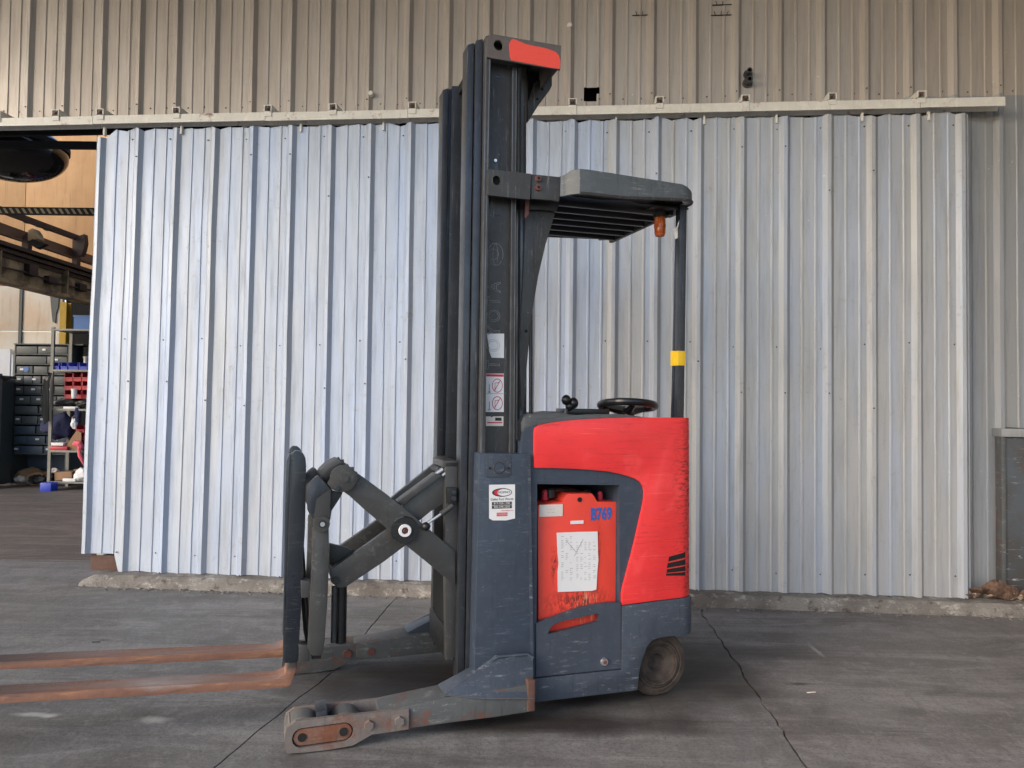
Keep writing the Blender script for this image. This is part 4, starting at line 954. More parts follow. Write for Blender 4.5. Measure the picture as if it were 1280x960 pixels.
# bottom lip and underside plates
lip = NB(); add_tube(lip, [(p[0]*1.0, p[1]+.0, zz_(p[0])[1]+.002) for p in plan[3:-2]], .009, 8); finish(lip, 'guard_lip', S['mast'], og)
up_ = NB(); und = [(uA+.16, .0), (uR-.12, .0), (uR-.03, .08), (uR-.03, .15), (uR-.25, .17), (uA+.42, .13), (uA+.30, .17), (uA+.1, .16)]
for w_ in (0,):
    vv = [up_.verts.new((p[0], p[1], zb+.045)) for p in und]; f = up_.faces.new(vv); bmesh.ops.solidify(up_, geom=[f], thickness=-.01)
finish(up_, 'guard_plate', S['dark'], og)
def edge_u(w_):          # where a lengthwise bar at depth w_ meets the slanting rear edge
    a = last; b_ = dfar; t = (w_-a.y)/(b_.y-a.y); return a.x+(b_.x-a.x)*max(0, min(1, t))
ends = []
for k in range(6):
    w_ = .20+k*(fc[1]-.28)/5.0
    ue = edge_u(w_)-.03
    bm = NB(); add_box(bm, (uA-.02, ue), (w_-.012, w_+.012), (zb+.0, zb+.085)); b1 = finish(bm, 'guard_bar', S['bar'], og, .006, 2)
bm = NB(); add_box(bm, (uA-.03, uA+.0), (.06, fc[1]), (zb+.0, zb+.09)); finish(bm, 'guard_bar', S['dark'], og, .003)
add_ = NB(); add_tube(add_, [(last.x-.035, last.y+.02, zb+.05), (fc[0]-.035, fc[1]-.01, zb+.05)], 0, sq=(.012, .05)); finish(add_, 'guard_bar', S['dark'], og)
# beacon
q = T(825, 272, .20); bc = Vector((q[0], .20, q[1]))
cyl('beacon_base', bc+Vector((0, 0, -.0)), (bc.x, .20, zb+.03), .036, S['dark'], TR, seg=24)
z1_ = T(825, 296.5, .20)[1]
bm = add_lathe(NB(), [(.030, 0), (.031, -.035), (.0325, -.038), (.0325, -.055), (.031, -.058), (.030, z1_-q[1]+.02), (.024, z1_-q[1]+.004), (.001, z1_-q[1])], bc, 'z', 28); finish(bm, 'beacon', S['amber'], TR)
box('beacon_plate', (q[0]-.09, q[0]+.12), (.10, .30), (zb+.02, zb+.03), S['dark'], TR, .002)
# rear post
def post(bm, xa, xb, w0, w1):
    t0, t1 = T(xa[0], 262, w0), T(xa[1], 262, w0); b0, b1 = T(xb[0], 524, w0), T(xb[1], 524, w0)
    zt = zb+.04
    return add_prism(bm, [(b0[0], b0[1]), (b1[0], b1[1]), (t1[0], zt), (t0[0], zt)], w0, w1)
po = finish(post(NB(), (850.5, 858.8), (847, 855), .085, .125), 'guard_post', S['mast_rail'], TR, .003)
finish(post(NB(), (847.5, 851.5), (841, 848.5), .126, .15), 'guard_post', S['navy_steel'], TR, .003)
a1 = T(848.5, 438.5, .084); b1 = T(856.5, 457, .084); tp = box('yellow_tape', (a1[0]-.006, b1[0]+.0), (.0825, .152), (b1[1], a1[1]), S['yellow'], TR, .001)
a1 = T(841.2, 438.5, .125); b1 = T(849.5, 457.5, .125); box('yellow_tape', (a1[0], b1[0]), (.1235, .1525), (b1[1], a1[1]), S['yellow'], TR, .001)
prism('post_tag', PX([(842, 286), (849.5, 281), (850, 296), (844, 299)], .11), .11, .113, S['galv'], TR, bev=0)
add_ = NB(); v0 = T(851, 266, .10); v1 = T(846, 286, .11); add_tube(add_, [(v0[0], .09, v0[1]), (v1[0], .108, v1[1])], .003, 6); finish(add_, 'tag_wire', S['white'], TR)

# --- reach carriage on the mast
WC = .17
cf = PX([(556.5, 578), (572.5, 577), (571.5, 700), (570.5, 822), (557.5, 826), (556.5, 700)], WC)
bm = add_prism(NB(), cf, WC, WC+.05); finish(bm, 'mast_carriage', S['iron'], TR, .004)
prism('mast_carriage', [(p[0]+.045, p[1]) for p in cf], .60, .65, S['iron'], TR, bev=.004)
tpz = cf[0][1]
box('carriage_crossmember', (cf[0][0]-.012, cf[1][0]), (WC+.0, .42), (tpz-.025, tpz+.008), S['iron'], TR, .004)
box('carriage_crossmember', (cf[0][0]+.02, cf[1][0]), (WC+.052, .60), (.25, .40), S['dark'], TR, .004)
box('carriage_back_plate', (cf[0][0]+.03, cf[0][0]+.045), (WC+.052, .56), (.40, tpz-.03), S['black'], TR, 0)
prism('roller_block', PX([(558.5, 610), (571, 609), (571, 629), (559, 629.5)], WC-.03), WC-.03, WC-.001, S['dark'], TR, bev=.004)
for y in (615, 623): q = T(567, y, WC-.03); cyl('bolt', (q[0], WC-.03, q[1]), (q[0], WC-.042, q[1]), .011, S['mast_rail'], TR, seg=10)
q = T(546, 582, WC+.02); cyl('pivot_block', (q[0]+.03, WC+.055, q[1]-.03), (q[0]+.03, .40, q[1]-.03), .02, S['dark'], TR, seg=20)
# --- scissor links (near pair and far pair)
def link(name, pts, w0, w1, mt='iron', bev=.002, lab=None):
    a = prism(name, PX(pts, w0), w0, w1, S[mt], TR, bev=bev)
    b_ = a.copy(); COL.objects.link(b_); b_.parent = TR; b_.location = (0, .80-w0-w1, 0); return a
W1, W2_ = .155, .205
link('scissor_arm', [(444, 592), (462, 603.5), (500, 631), (530, 656), (560, 682), (569, 690), (569, 731), (556, 721.5), (530, 700), (505, 680), (480, 657.5), (455, 636.5), (437, 620), (428.5, 614), (422, 608)], W1, W1+.04)
link('scissor_arm', [(413, 712), (418, 709), (440, 694), (472, 671.5), (496, 654), (500, 636), (512.5, 625), (536, 606), (560, 587), (571, 582), (571, 617), (558.7, 626.5), (538.7, 639), (524, 651), (515, 668), (508, 681), (480, 702), (450, 722), (432, 734), (422, 734.5), (414, 728)], W2_, W2_+.04)
# reach cylinder lying on the rising arm
add_prism_pts = PX([(497, 627.5), (545.5, 591.5), (553.5, 594.5), (512, 625), (505.5, 632)], W2_-.02); prism('cylinder_cover', add_prism_pts, W2_-.02, W2_+.07, S['iron'], TR, bev=.003)
def rod(name, a, b_, r_, mt, w_): 
    p0 = T(*a, w_); p1 = T(*b_, w_); return cyl(name, (p0[0], w_, p0[1]), (p1[0], w_, p1[1]), r_, S[mt], TR, seg=14)
rod('piston_rod', (545, 592.5), (553.5, 586.5), .011, 'chrome', .20)
rod('piston_rod', (553, 594.5), (562, 588), .008, 'chrome', .18)
rod('tie_rod', (531, 656.5), (552, 642), .0075, 'chrome', .14); rod('tie_rod_sleeve', (551, 642.8), (566, 632), .014, 'iron', .14)
q = T(532.5, 658, .14); bm = NB(); bmesh.ops.create_icosphere(bm, subdivisions=2, radius=.022, matrix=Matrix.Translation((q[0], .14, q[1]))); finish(bm, 'ball_joint', S['dark'], TR)
# centre pivot
q = T(506, 663, W1-.012)
cyl('pivot_housing', (q[0], W1-.0015, q[1]), (q[0], W1-.016, q[1]), .066, S['dark'], TR, r1=.063, seg=40)
hs = prism('pivot_housing', PX([(493, 650), (503, 644.5), (521, 656), (523, 663), (518, 675), (503, 682.5), (493, 676)], W1-.010), W1-.010, W1-.001, S['iron'], TR, bev=.003)
finish(add_lathe(NB(), [(.015, W1-.015), (.017, W1-.026), (.029, W1-.026), (.031, W1-.016)], (q[0], 0, q[1]), 'y', 32), 'pivot_ring', S['white'], TR)
cyl('pivot_cap', (q[0], W1-.016, q[1]), (q[0]+.004, W1-.026, q[1]), .012, S['bolt'], TR, seg=20)
cyl('pivot_shaft', (q[0], W1, q[1]), (q[0], .80-W1, q[1]), .035, S['dark'], TR, seg=24)
q = T(419, 725.5, W2_); cyl('link_pin', (q[0], W2_-.012, q[1]), (q[0], .80-W2_, q[1]), .017, S['dark'], TR, seg=16)
# knuckle with toothed rim
q = T(429.5, 598.5, W1-.03)
gear = []
for k in range(44):
    a = 2*math.pi*k/44; r_ = .062+(.009 if (k % 3 == 0 and -20 < math.degrees(a) % 360 and (math.degrees(a) < 95)) else 0); gear.append((q[0]+r_*math.cos(a), q[1]+r_*math.sin(a)))
for w0 in (W1-.028, .80-W1-.006): prism('knuckle', gear, w0, w0+.034, S['iron'], TR, bev=.002)
q2 = T(430.5, 598, W1-.03); cyl('knuckle_pin', (q2[0], W1-.028, q2[1]), (q2[0], W1-.036, q2[1]), .019, S['iron'], TR, seg=20)
q3 = T(421.5, 610.5, W1-.03); cyl('bolt', (q3[0], W1-.028, q3[1]), (q3[0], W1-.036, q3[1]), .010, S['mast_rail'], TR, seg=10)
prism('knuckle_lug', PX([(409, 604), (420, 589), (430, 582), (436, 600), (428, 616), (415, 612)], W1-.02), W1-.02, W1+.012, S['iron'], TR, bev=.003)
prism('knuckle_guard', PX([(402, 598), (404, 594), (412, 586), (421, 580.5), (427, 578), (430, 580), (424, 588), (412, 600), (408, 604)], W1+.04), W1+.04, W1+.45, S['dark'], TR, bev=.003)
link('knuckle_strut', [(414, 613), (428.5, 616), (424, 624), (414.5, 638.5), (413, 650)], W1+.012, W1+.04, 'dark')
# hinged side bracket and lower upright
br = [(383.5, 607), (388, 603), (397.5, 594), (402, 597), (414.5, 612), (414, 625), (413.5, 645), (411, 661), (406, 665.5), (398, 665.5), (392.5, 660), (391, 650), (384.5, 638)]
link('side_bracket', br, W1-.02, W1+.04, 'iron', .012)
prism('bracket_face', PX([(383.5, 607), (397.5, 594.5), (412, 610.5), (394.5, 624), (392, 640), (391, 648), (384, 637)], W1-.0225), W1-.0225, W1-.0195, S['mast_rail'], TR, bev=.001)
up_pts = [(390.5, 662), (397, 655), (411, 658), (411.5, 700), (409.5, 750), (406, 800), (404, 815), (401, 820), (390, 820), (384.5, 811), (387, 760), (389.5, 710)]
link('upright', up_pts, W1+.0, W1+.045, 'iron', .005)
q = T(402.5, 655, W1-.03); cyl('pivot_housing', (q[0], W1-.021, q[1]), (q[0], W1-.032, q[1]), .036, S['iron'], TR, seg=28)
cyl('pivot_cap', (q[0], W1-.032, q[1]), (q[0], W1-.037, q[1]), .017, S['dark'], TR, seg=20); cyl('pivot_cap', (q[0]+.002, W1-.037, q[1]), (q[0]+.002, W1-.042, q[1]), .011, S['chrome'], TR, seg=14)
cyl('cross_tube', (q[0], W1+.045, q[1]), (q[0], .80-W1-.045, q[1]), .028, S['dark'], TR, seg=20)
box('carriage_tie', (T(390, 800, .2)[0], T(402, 800, .2)[0]), (.20, .80), (.30, .42), S['dark'], TR, .004)
prism('hose_bracket', PX([(412, 680), (430, 684), (447, 690), (440, 700), (412, 706)], W2_+.05), W2_+.05, W2_+.09, S['dark'], TR, bev=.004)
# tilt cylinders hanging behind the upright
for k, (x, ww, r_) in enumerate(((418, .24, .014), (426.5, .27, .024), (430.5, .30, .013))):
    a = T(x, 733, ww); b_ = T(x-1, 803, ww); cyl('tilt_cylinder', (a[0], ww, a[1]), (b_[0], ww, b_[1]), r_, S['dark' if k == 1 else 'mast'], TR, seg=16)
bm = NB()
for k in range(2):
    pts = [T(x+k*4, y, .2) for x, y in ((399, 806), (396, 790), (392, 740), (389, 700), (386, 660), (383, 630))]
    add_tube(bm, [(p[0]-.05, .25+.05*k, p[1]) for p in pts], .010, 8)
finish(bm, 'hydraulic_hose', S['dark'], TR)
# --- fork carriage
WF = .19
fc_ = [(354.5, 828), (358.5, 700), (361, 640), (363, 574), (364.5, 567.5), (369, 563.5), (375, 564), (379.5, 567.5), (382, 573), (382.8, 582), (381.5, 660), (379, 700), (376.5, 760), (372.5, 826), (370.5, 829), (357, 829)]
pf = PX(fc_, WF)
prism('fork_carriage', pf, WF, WF+.055, S['navybar'] if 'navybar' in S else S['slate_dark'] if 'slate_dark' in S else S['dark'], TR, bev=.006)
S['barp'] = paint('scuffed_black_bar', (.016, .020, .027), .25, .25, .4, (.20, .22, .24))
bpy.data.objects['fork_carriage'].data.materials[0] = S['barp']
prism('fork_carriage', pf, .62, .675, S['barp'], TR, bev=.006)
fr = PX([(353.5, 826), (356, 640), (358, 576), (361.5, 567), (364.5, 567.5), (363, 574), (361, 640), (357, 740), (355, 828)], WF+.02)
prism('carriage_edge', fr, WF+.002, WF+.05, S['mast_rail'], TR, bev=.002)
zc1 = T(372, 600, WF)[1]
for (z0, z1) in ((zc1-.03, zc1+.03),): box('carriage_bar', (pf[3][0]-.0, pf[9][0]-.012), (WF+.056, .619), (z0, z1), S['barp'], TR, .004)
zb1 = T(370, 738, WF)[1]; box('carriage_bar', (pf[0][0]+.01, pf[0][0]+.05), (WF+.056, .619), (zb1-.05, zb1+.05), S['barp'], TR, .004)
zb2 = T(370, 818, WF)[1]; box('carriage_bar', (pf[0][0]+.01, pf[0][0]+.05), (WF+.056, .619), (zb2-.05, zb2+.04), S['barp'], TR, .004)
for y in (738, 818):
    x_ = 382.5 if y == 738 else 380
    prism('hook_block', PX([(x_-7, y-13), (x_+6, y-11), (x_+7, y+9), (x_-6, y+10)], WF-.012), WF-.012, WF+.06, S['iron'], TR, bev=.006)
# forks
def fork(near):
    ww = .215 if near else .66; wd = .125
    # profile of the L-shaped fork in (u, z)
    zt_ = T(352, 849, .22)[1]; zbm = T(352, 860, .22)[1]
    u1 = T(363, 840, .20)[0]; u0_ = u1-2.05; zh = .30
    dz = T(0, 869.5, .22)[1]-T(352, 850, .22)[1]
    slope = dz/(T(0, 868, .22)[0]-T(352, 850, .22)[0])
    def zl(u): return slope*(u-u1)
    n = 30; top = []; bot = []
    for i in range(n+1):
        t = i/n; u = u1-.045-(u1-.045-u0_)*t; top.append((u, zt_+zl(u)+.001*noise.noise(Vector((u*7, 1, ww))))); bot.append((u, zbm+zl(u)+.010*t**2+.0015*noise.noise(Vector((u*9, 4, ww)))))
    poly = [(u1+.030, zh), (u1-.006, zh), (u1-.009, zt_+.07), (u1-.025, zt_+.02), (u1-.070, zt_+.003)]+top[2:]+[(top[-1][0]-.01, (top[-1][1]+bot[-1][1])/2)]+bot[::-1]+[(u1-.008, zbm+.003), (u1+.004, zbm+.012), (u1+.030, zbm+.09)]
    f = prism('fork', poly, ww, ww+wd, S['fork'], TR, bev=.004)
    # taper the blade in plan toward its tip
    for v in f.data.vertices:
        t = max(0, (u1-.9-v.co.x)/1.15)
        if t > 0: v.co.y = ww+wd/2+(v.co.y-ww-wd/2)*(1-.45*t*t)
    return f
fork(True); fork(False)

# ================================================================== THE WORKSHOP BEHIND THE OPENING
def D(x, y, d): return at_depth(x, y, d)
def xz(x, y, d): p = D(x, y, d); return p.x, p.z
# back wall: tan panels above, cream panels below
bw = thing('workshop_back_wall', 'tan and cream panelled back wall seen through the opening at left', 'wall', (0, 0, 0))
YB = 15.0; zsplit = xz(40, 358, YB)[1]
xs = [-16.5, xz(-60, 300, YB)[0], xz(30, 300, YB)[0], xz(118, 300, YB)[0], -6.2, -4.6, -3.0, -1.0, 2.0, 6.0]
for a, b in zip(xs[:-1], xs[1:]):
    box('tan_panel', (a+.006, b-.006), (YB+.01*random.random(), YB+.08), (zsplit+.01, 7.6), MT['tan'], bw, .004)
xs2 = [-16.5, xz(-30, 400, YB)[0], xz(27, 400, YB)[0], xz(78, 400, YB)[0]]
for a, b in zip(xs2[:-1], xs2[1:]):
    zq = xz(40, 414, YB)[1]
    box('cream_panel', (a+.01, b-.01), (YB, YB+.08), (zq+.008, zsplit), MT['creamwall'], bw, .004)
    box('cream_panel', (a+.01, b-.01), (YB+.008, YB+.08), (0, zq-.008), MT['creamwall'], bw, .004)
box('dark_panel', (xs2[-1]+.01, 6), (YB+.09, YB+.14), (0, zsplit+.2), MT['black'], bw, 0)
q0 = xz(0, 436, YB-.1); q1 = xz(13, 436, YB-.1); box('white_board', (q0[0]-.8, q1[0]), (YB-.10, YB-.06), (0.9, q0[1]), MT['white'], bw, .003)
px0 = xz(13, 470, YB-.05); px1 = xz(17, 470, YB-.05); box('conduit', (px0[0], px1[0]), (YB-.08, YB-.03), (.15, 2.4), MT['white'], bw, .004)
c0 = D(25.5, 360, YB-.05); box('seam_batten', (c0.x-.03, c0.x+.03), (YB-.03, YB+.0), (xz(25, 430, YB)[1], zsplit), MT['cab'], bw, 0)
# the notched dark patch on the wall
bm = NB(); P = [xz(*p, YB-.02) for p in ((63, 370), (74, 370), (73, 384), (70, 393), (69.5, 404), (66, 402), (64.5, 388))]; add_prism(bm, P, YB-.03, YB-.001); finish(bm, 'dark_patch', MT['cab'], bw)
# side wall of the workshop, partly shading the room
sw_ = thing('workshop_side_wall', 'tan side wall of the workshop, left beyond the frame', 'wall', (0, 0, 0))
box('tan_panel', (-16.6, -16.5), (9.5, 15.1), (0, 7.6), MT['tan'], sw_, 0)
ro = thing('workshop_roof', 'dark steel roof over the workshop, above the frame', 'roof', (0, 0, 0))
box('roof_deck', (-16.6, 6.2), (7.2, 10.2), (7.62, 7.7), MT['canopy'], ro, 0)
# yellow post
yp = thing('yellow_post', 'yellow painted steel post behind the shelf rack', 'post', (0, 0, 0)); a = xz(77, 380, 14.6); b = xz(85, 380, 14.6)
bm = NB(); add_box(bm, (a[0], b[0]), (14.55, 14.57), (0, 3.4)); add_box(bm, (a[0]+.04, a[0]+.06), (14.571, 14.70), (0, 3.4)); add_box(bm, (a[0], b[0]), (14.701, 14.72), (0, 3.4)); finish(bm, 'flange', MT['yellowpost'], yp)
# runway beam, in depth along the workshop
XB = D(60, 350, 12.6).x
rb = thing('crane_beam', 'grimy brown crane runway beam crossing the opening under the tan wall', 'beam', (0, 0, 0))
ztb = xz(60, 323, 12.6)[1]; zbb = xz(60, 368, 12.6)[1]
bm = NB(); add_box(bm, (XB-.10, XB+.16), (7.6, 14.9), (ztb-.06, ztb)); finish(bm, 'top_flange', MT['beam_dark'], rb)
bm = NB(); add_box(bm, (XB+.02, XB+.045), (7.6, 14.9), (zbb+.05, ztb-.061)); finish(bm, 'web', MT['beam'], rb)
bm = NB(); add_box(bm, (XB-.10, XB+.16), (7.6, 14.9), (zbb, zbb+.049)); finish(bm, 'bottom_flange', MT['beam'], rb)
bm = NB(); add_box(bm, (XB+.05, XB+.12), (7.6, 14.9), (ztb-.14, ztb-.10)); finish(bm, 'rail', MT['beam_dark'], rb)
bm = NB(); add_box(bm, (XB+.048, XB+.075), (7.6, 14.9), (ztb-.21, ztb-.155)); finish(bm, 'stiffener', MT['beam_dark'], rb)
for y in (9.5, 11.2, 12.9, 14.0): box('stiffener', (XB+.046, XB+.15), (y, y+.03), (zbb+.055, ztb-.15), MT['beam'], rb, 0)
bm = NB(); add_tube(bm, [(XB+.1, 7.6+i*.3, zbb+.22+.02*math.sin(i)) for i in range(25)], .016, 6); finish(bm, 'cable', MT['beam_dark'], rb)
for i, (y, s) in enumerate(((11.9, .11), (13.3, .08), (12.4, .07))): box('junction_box', (XB+.048, XB+.14), (y, y+.22), (zbb+.10+s, zbb+.10+2.6*s), MT['beam_dark'], rb, .01)
# girt behind it
gi = thing('wall_girt', 'faded brown steel girt on the tan wall above the crane beam', 'beam', (0, 0, 0)); zg = xz(50, 301, 12.8)[1]
bm = NB(); add_box(bm, (XB-.35, XB-.25), (7.6, 14.9), (zg-.09, zg+.06)); finish(bm, 'flange', MT['brown_girt'] if 'brown_girt' in MT else plain('brown_girt', (.17, .085, .05), .7), gi)
bm = NB(); add_box(bm, (XB-.36, XB-.34), (7.6, 14.9), (zg-.10, zg+.07)); finish(bm, 'web', MT['beam_dark'], gi)
# conductor rail and its post
cr = thing('conductor_rail', 'thin dark conductor rail sloping down to a post above the crane beam', 'rail', (0, 0, 0))
pz = D(98, 298, 13.7); p0 = D(0, 262, 11.5)
add_ = NB(); dvec = (p0-pz); add_tube(add_, [pz+dvec*1.9, pz], 0, sq=(.035, .045)); finish(add_, 'rail', MT['beam_dark'], cr)
pb = D(92, 372, 13.7)
add_ = NB(); add_box(add_, (pz.x-.06, pz.x+.03), (13.62, 13.74), (pb.z, pz.z+.04)); finish(add_, 'post', MT['beam_dark'], cr)
add_ = NB(); add_prism(add_, [xz(*p, 13.6) for p in ((99, 298), (109, 294), (110, 305), (108, 314), (105, 321), (101, 321))], 13.5, 13.62); finish(add_, 'motor_housing', MT['beam_dark'], cr)
add_ = NB()
for x, y in ((35, 275.5), (50, 280.5), (60, 284.5)):
    c_ = D(x, y, 12.6); add_tube(add_, [c_+Vector((.09*math.cos(t*math.pi/6), 0, -.05*math.sin(t*math.pi/6))) for t in range(7)], .008, 5)
finish(add_, 'cable_loop', MT['beam_dark'], cr)
# flood light
fl_ = thing('flood_light', 'small flood light with dark square face on the crane beam', 'lamp', (0, 0, 0))
add_ = NB(); add_prism(add_, [xz(*p, 12.3) for p in ((31, 318), (33, 297), (39, 292), (41, 303), (39, 319))], 12.2, 12.3); finish(add_, 'bracket', MT['beam_dark'], fl_)
add_ = NB(); add_prism(add_, [xz(*p, 12.2) for p in ((39, 290), (45, 286.5), (49, 292), (52, 300), (46, 304), (39, 302))], 12.1, 12.3); finish(add_, 'housing', MT['beam'], fl_, .02)
add_ = NB(); add_prism(add_, [xz(*p, 12.1) for p in ((38, 304.5), (46, 300.5), (62, 306.5), (51, 312.5))], 12.0, 12.09); finish(add_, 'lens', MT['black'], fl_)
# hazard striped bar
hb = thing('striped_bar', 'black and cream striped bar hanging level across the opening', 'barrier', (0, 0, 0))
YH = 10.0; xa = D(-90, 263.5, YH).x; xb_ = D(150, 263.5, YH).x; zh0 = D(60, 267, YH).z; zh1 = D(60, 260.5, YH).z; n = 31; st_ = (xb_-xa)/n
m1 = None
for i in range(n):
    for k, mt in ((0, 'hazard_black'), (1, 'hazard_cream')):
        me = None; x0 = xa+i*st_+k*st_*.55; x1 = xa+i*st_+(st_*.55 if k == 0 else st_); sl = .045
        add_ = NB(); add_prism(add_, [(x0, zh0), (x1, zh0), (x1-sl, zh1), (x0-sl, zh1)], YH+(.002 if k else 0), YH+.03); finish(add_, 'stripe', MT[mt], hb, smooth=False)
box('rail_cap', (xa, xb_), (YH-.005, YH+.035), (zh1+.001, zh1+.014), MT['hazard_black'], hb, 0); box('rail_cap', (xa, xb_), (YH-.005, YH+.035), (zh0-.016, zh0-.001), MT['hazard_black'], hb, 0)
# dome mirror
dm = thing('dome_mirror', 'glossy black half-dome mirror hanging at the top left of the opening', 'mirror', (0, 0, 0))
c_ = D(14, 190, 9.0); rr = (D(77, 190, 9.0)-c_).length; rv = (D(14, 224, 9.0)-c_).length
bm = NB(); bmesh.ops.create_uvsphere(bm, u_segments=48, v_segments=24, radius=1, matrix=Matrix.Translation(c_) @ Matrix.Diagonal((rr, rr, rv, 1)))
finish(bm, 'dome', MT['dome'], dm)
bm = NB(); add_lathe(bm, [(rr*.985, -.035), (rr*1.02, -.03), (rr*1.02, .03), (rr*.985, .035)], c_+Vector((0, 0, .08)), 'z', 48); finish(bm, 'rim', MT['black'], dm)
box('hanging_bar', (D(-200, 181, 8.4).x, D(150, 181, 8.4).x), (8.36, 8.42), (D(60, 186, 8.4).z, D(60, 177.5, 8.4).z), MT['black'], dm, 0)
# drawer cabinet
YC = 13.45
def CX(x, y, d=YC): return xz(x, y, d)
cbn = thing('drawer_cabinet', 'tall grey steel cabinet with rows of drawers and an open bottom', 'cabinet', (0, 0, 0))
x0, _ = CX(15.5, 520); x1, _ = CX(84, 520); zt_ = CX(50, 431)[1]; zm = CX(50, 568)[1]
box('side', (x0, x0+.02), (YC, YC+.45), (0.03, zt_), MT['cab'], cbn, 0); box('side', (x1-.02, x1), (YC, YC+.45), (0.03, zt_), MT['cab'], cbn, 0)
box('back', (x0+.021, x1-.021), (YC+.43, YC+.45), (0.03, zt_-.02), MT['cabblue'], cbn, 0); box('top', (x0-.01, x1+.25), (YC-.01, YC+.46), (zt_, zt_+.02), MT['cab'], cbn, 0)
box('bottom', (x0+.021, x1-.021), (YC+.005, YC+.42), (.03, .07), MT['cabblue'], cbn, 0)
box('side', (x1+.22, x1+.24), (YC+.2, YC+.45), (zt_-1.0, zt_-.001), MT['cab'], cbn, 0)
rows = 11; rh = (zt_-zm)/rows; splits = [[0, .42, .72, 1], [0, .60, 1], [0, .16, .34, .62, 1], [0, .16, .34, .5, .72, 1], [0, .16, .50, .75, 1], [0, .30, .55, .8, 1], [0, .46, .7, 1], [0, .15, .46, .62, 1], [0, .42, .6, 1], [0, .26, .62, 1], [0, .14, .58, .8, 1]]
tags = NB(); W_ = x1-x0-.05
for r_ in range(rows):
    z1 = zt_-r_*rh-.025; z0 = z1-rh+.045
    box('rail', (x0+.021, x1-.021), (YC, YC+.02), (z0-.022, z0-.004), MT['cab'], cbn, 0)
    for a, b in zip(splits[r_][:-1], splits[r_][1:]):
        xa_ = x0+.025+a*W_; xb2 = x0+.025+b*W_; dp = random.choice((.0, .0, .012, .02))
        box('drawer', (xa_+.008, xb2-.008), (YC+dp, YC+.40), (z0, z1-.006), MT['cabdrawer' if r_ < 8 else 'cabblue'], cbn, .004)
        if random.random() < .6:
            c = (xa_+xb2)/2+random.uniform(-.05, .05); add_box(tags, (c-.035, c+.03), (YC+dp-.012, YC+dp-.001), ((z0+z1)/2-.01, (z0+z1)/2+.022))
stuff(finish(tags, 'drawer_tag', MT['white'], cbn, smooth=False))
c = CX(33, 461.5); cyl('sticker', (c[0], YC-.012, c[1]), (c[0], YC-.014, c[1]), .05, MT['bluecrate'], cbn, seg=16)
# clutter in the cabinet foot
def lump(name, x, y, d, s, mat, lab, cat, sq=(1, 1, .6), grp=None, seed=0):
    p = D(x, y, d); bm = NB(); bmesh.ops.create_icosphere(bm, subdivisions=3, radius=s, matrix=Matrix.Diagonal((*sq, 1)))
    for v in bm.verts: v.co *= 1+.5*noise.noise(v.co*(1.6/s)+Vector((seed, 0, 0)))
    o = finish(bm, name, mat); o.location = p; return tag(o, lab, cat, grp)
lump('rag_heap', 36, 596, 13.6, .20, MT['card'], 'brown heap of rags in the open foot of the drawer cabinet', 'rags', (1.6, .8, .8), seed=3)
lump('rag_heap', 28, 598, 13.5, .10, MT['cream'], 'small greyish rag at the left foot of the drawer cabinet', 'rags', seed=5)
lump('tool_bag', 46, 599, 13.5, .11, MT['dark'], 'dark bag beside the brown rags in the cabinet foot', 'bag', (1.5, .8, .7), seed=8)
# left dark locker at the frame edge
lk = thing('locker', 'dark grey steel locker cut by the left edge of the photo', 'locker', (0, 0, 0)); a = (CX(13, 480, 12.9)[0]-.14, 0); zl_ = CX(5, 473, 12.9)[1]
box('carcass', (a[0]-1.0, a[0]-.12), (12.9, 13.4), (.05, zl_), MT['cab'], lk, .01); box('door', (a[0]-.98, a[0]-.16), (12.87, 12.896), (.1, zl_-.04), MT['mast'], lk, .004); box('post', (a[0]-.10, a[0]-.03), (12.85, 12.95), (.0, zl_+.08), MT['rackgrey'], lk, .004)
box('shelf_top', (a[0]-1.0, a[0]-.02), (12.86, 13.3), (zl_+.001, zl_+.05), MT['mast'], lk, .004)
# shelf rack
YR = 12.9
rk = thing('shelf_rack', 'grey steel shelf rack with five shelves of bins behind the door edge', 'shelf', (0, 0, 0))
SX = lambda x, y, d=YR: xz(x, y, d)
lx = SX(60, 600)[0]; lxt = SX(68, 410)[0]; rx_ = SX(170, 600)[0]
pz0 = .0; ztp = SX(68, 409)[1]
add_ = NB(); add_box(add_, (lx-.02, lx+.03), (YR, YR+.04), (0, ztp)); finish(add_, 'post', MT['rackgrey'], rk)
for (x, y) in ((lx-.0, YR+.5), (rx_, YR), (rx_, YR+.5)): box('post', (x, x+.05), (y, y+.04), (0, ztp), MT['rackgrey'], rk, 0)
shz = [SX(80, y)[1] for y in (411, 462, 511, 563, 602)]
for z in shz: box('shelf', (lx+.031, rx_-.001), (YR-.005, YR+.545), (z-.035, z), MT['rackgrey'], rk, .003)
add_ = NB(); a = D(66, 547, YR+.5); b = D(100, 513, YR+.5); add_tube(add_, [a, b], .012, 6); finish(add_, 'brace', MT['rackgrey'], rk)
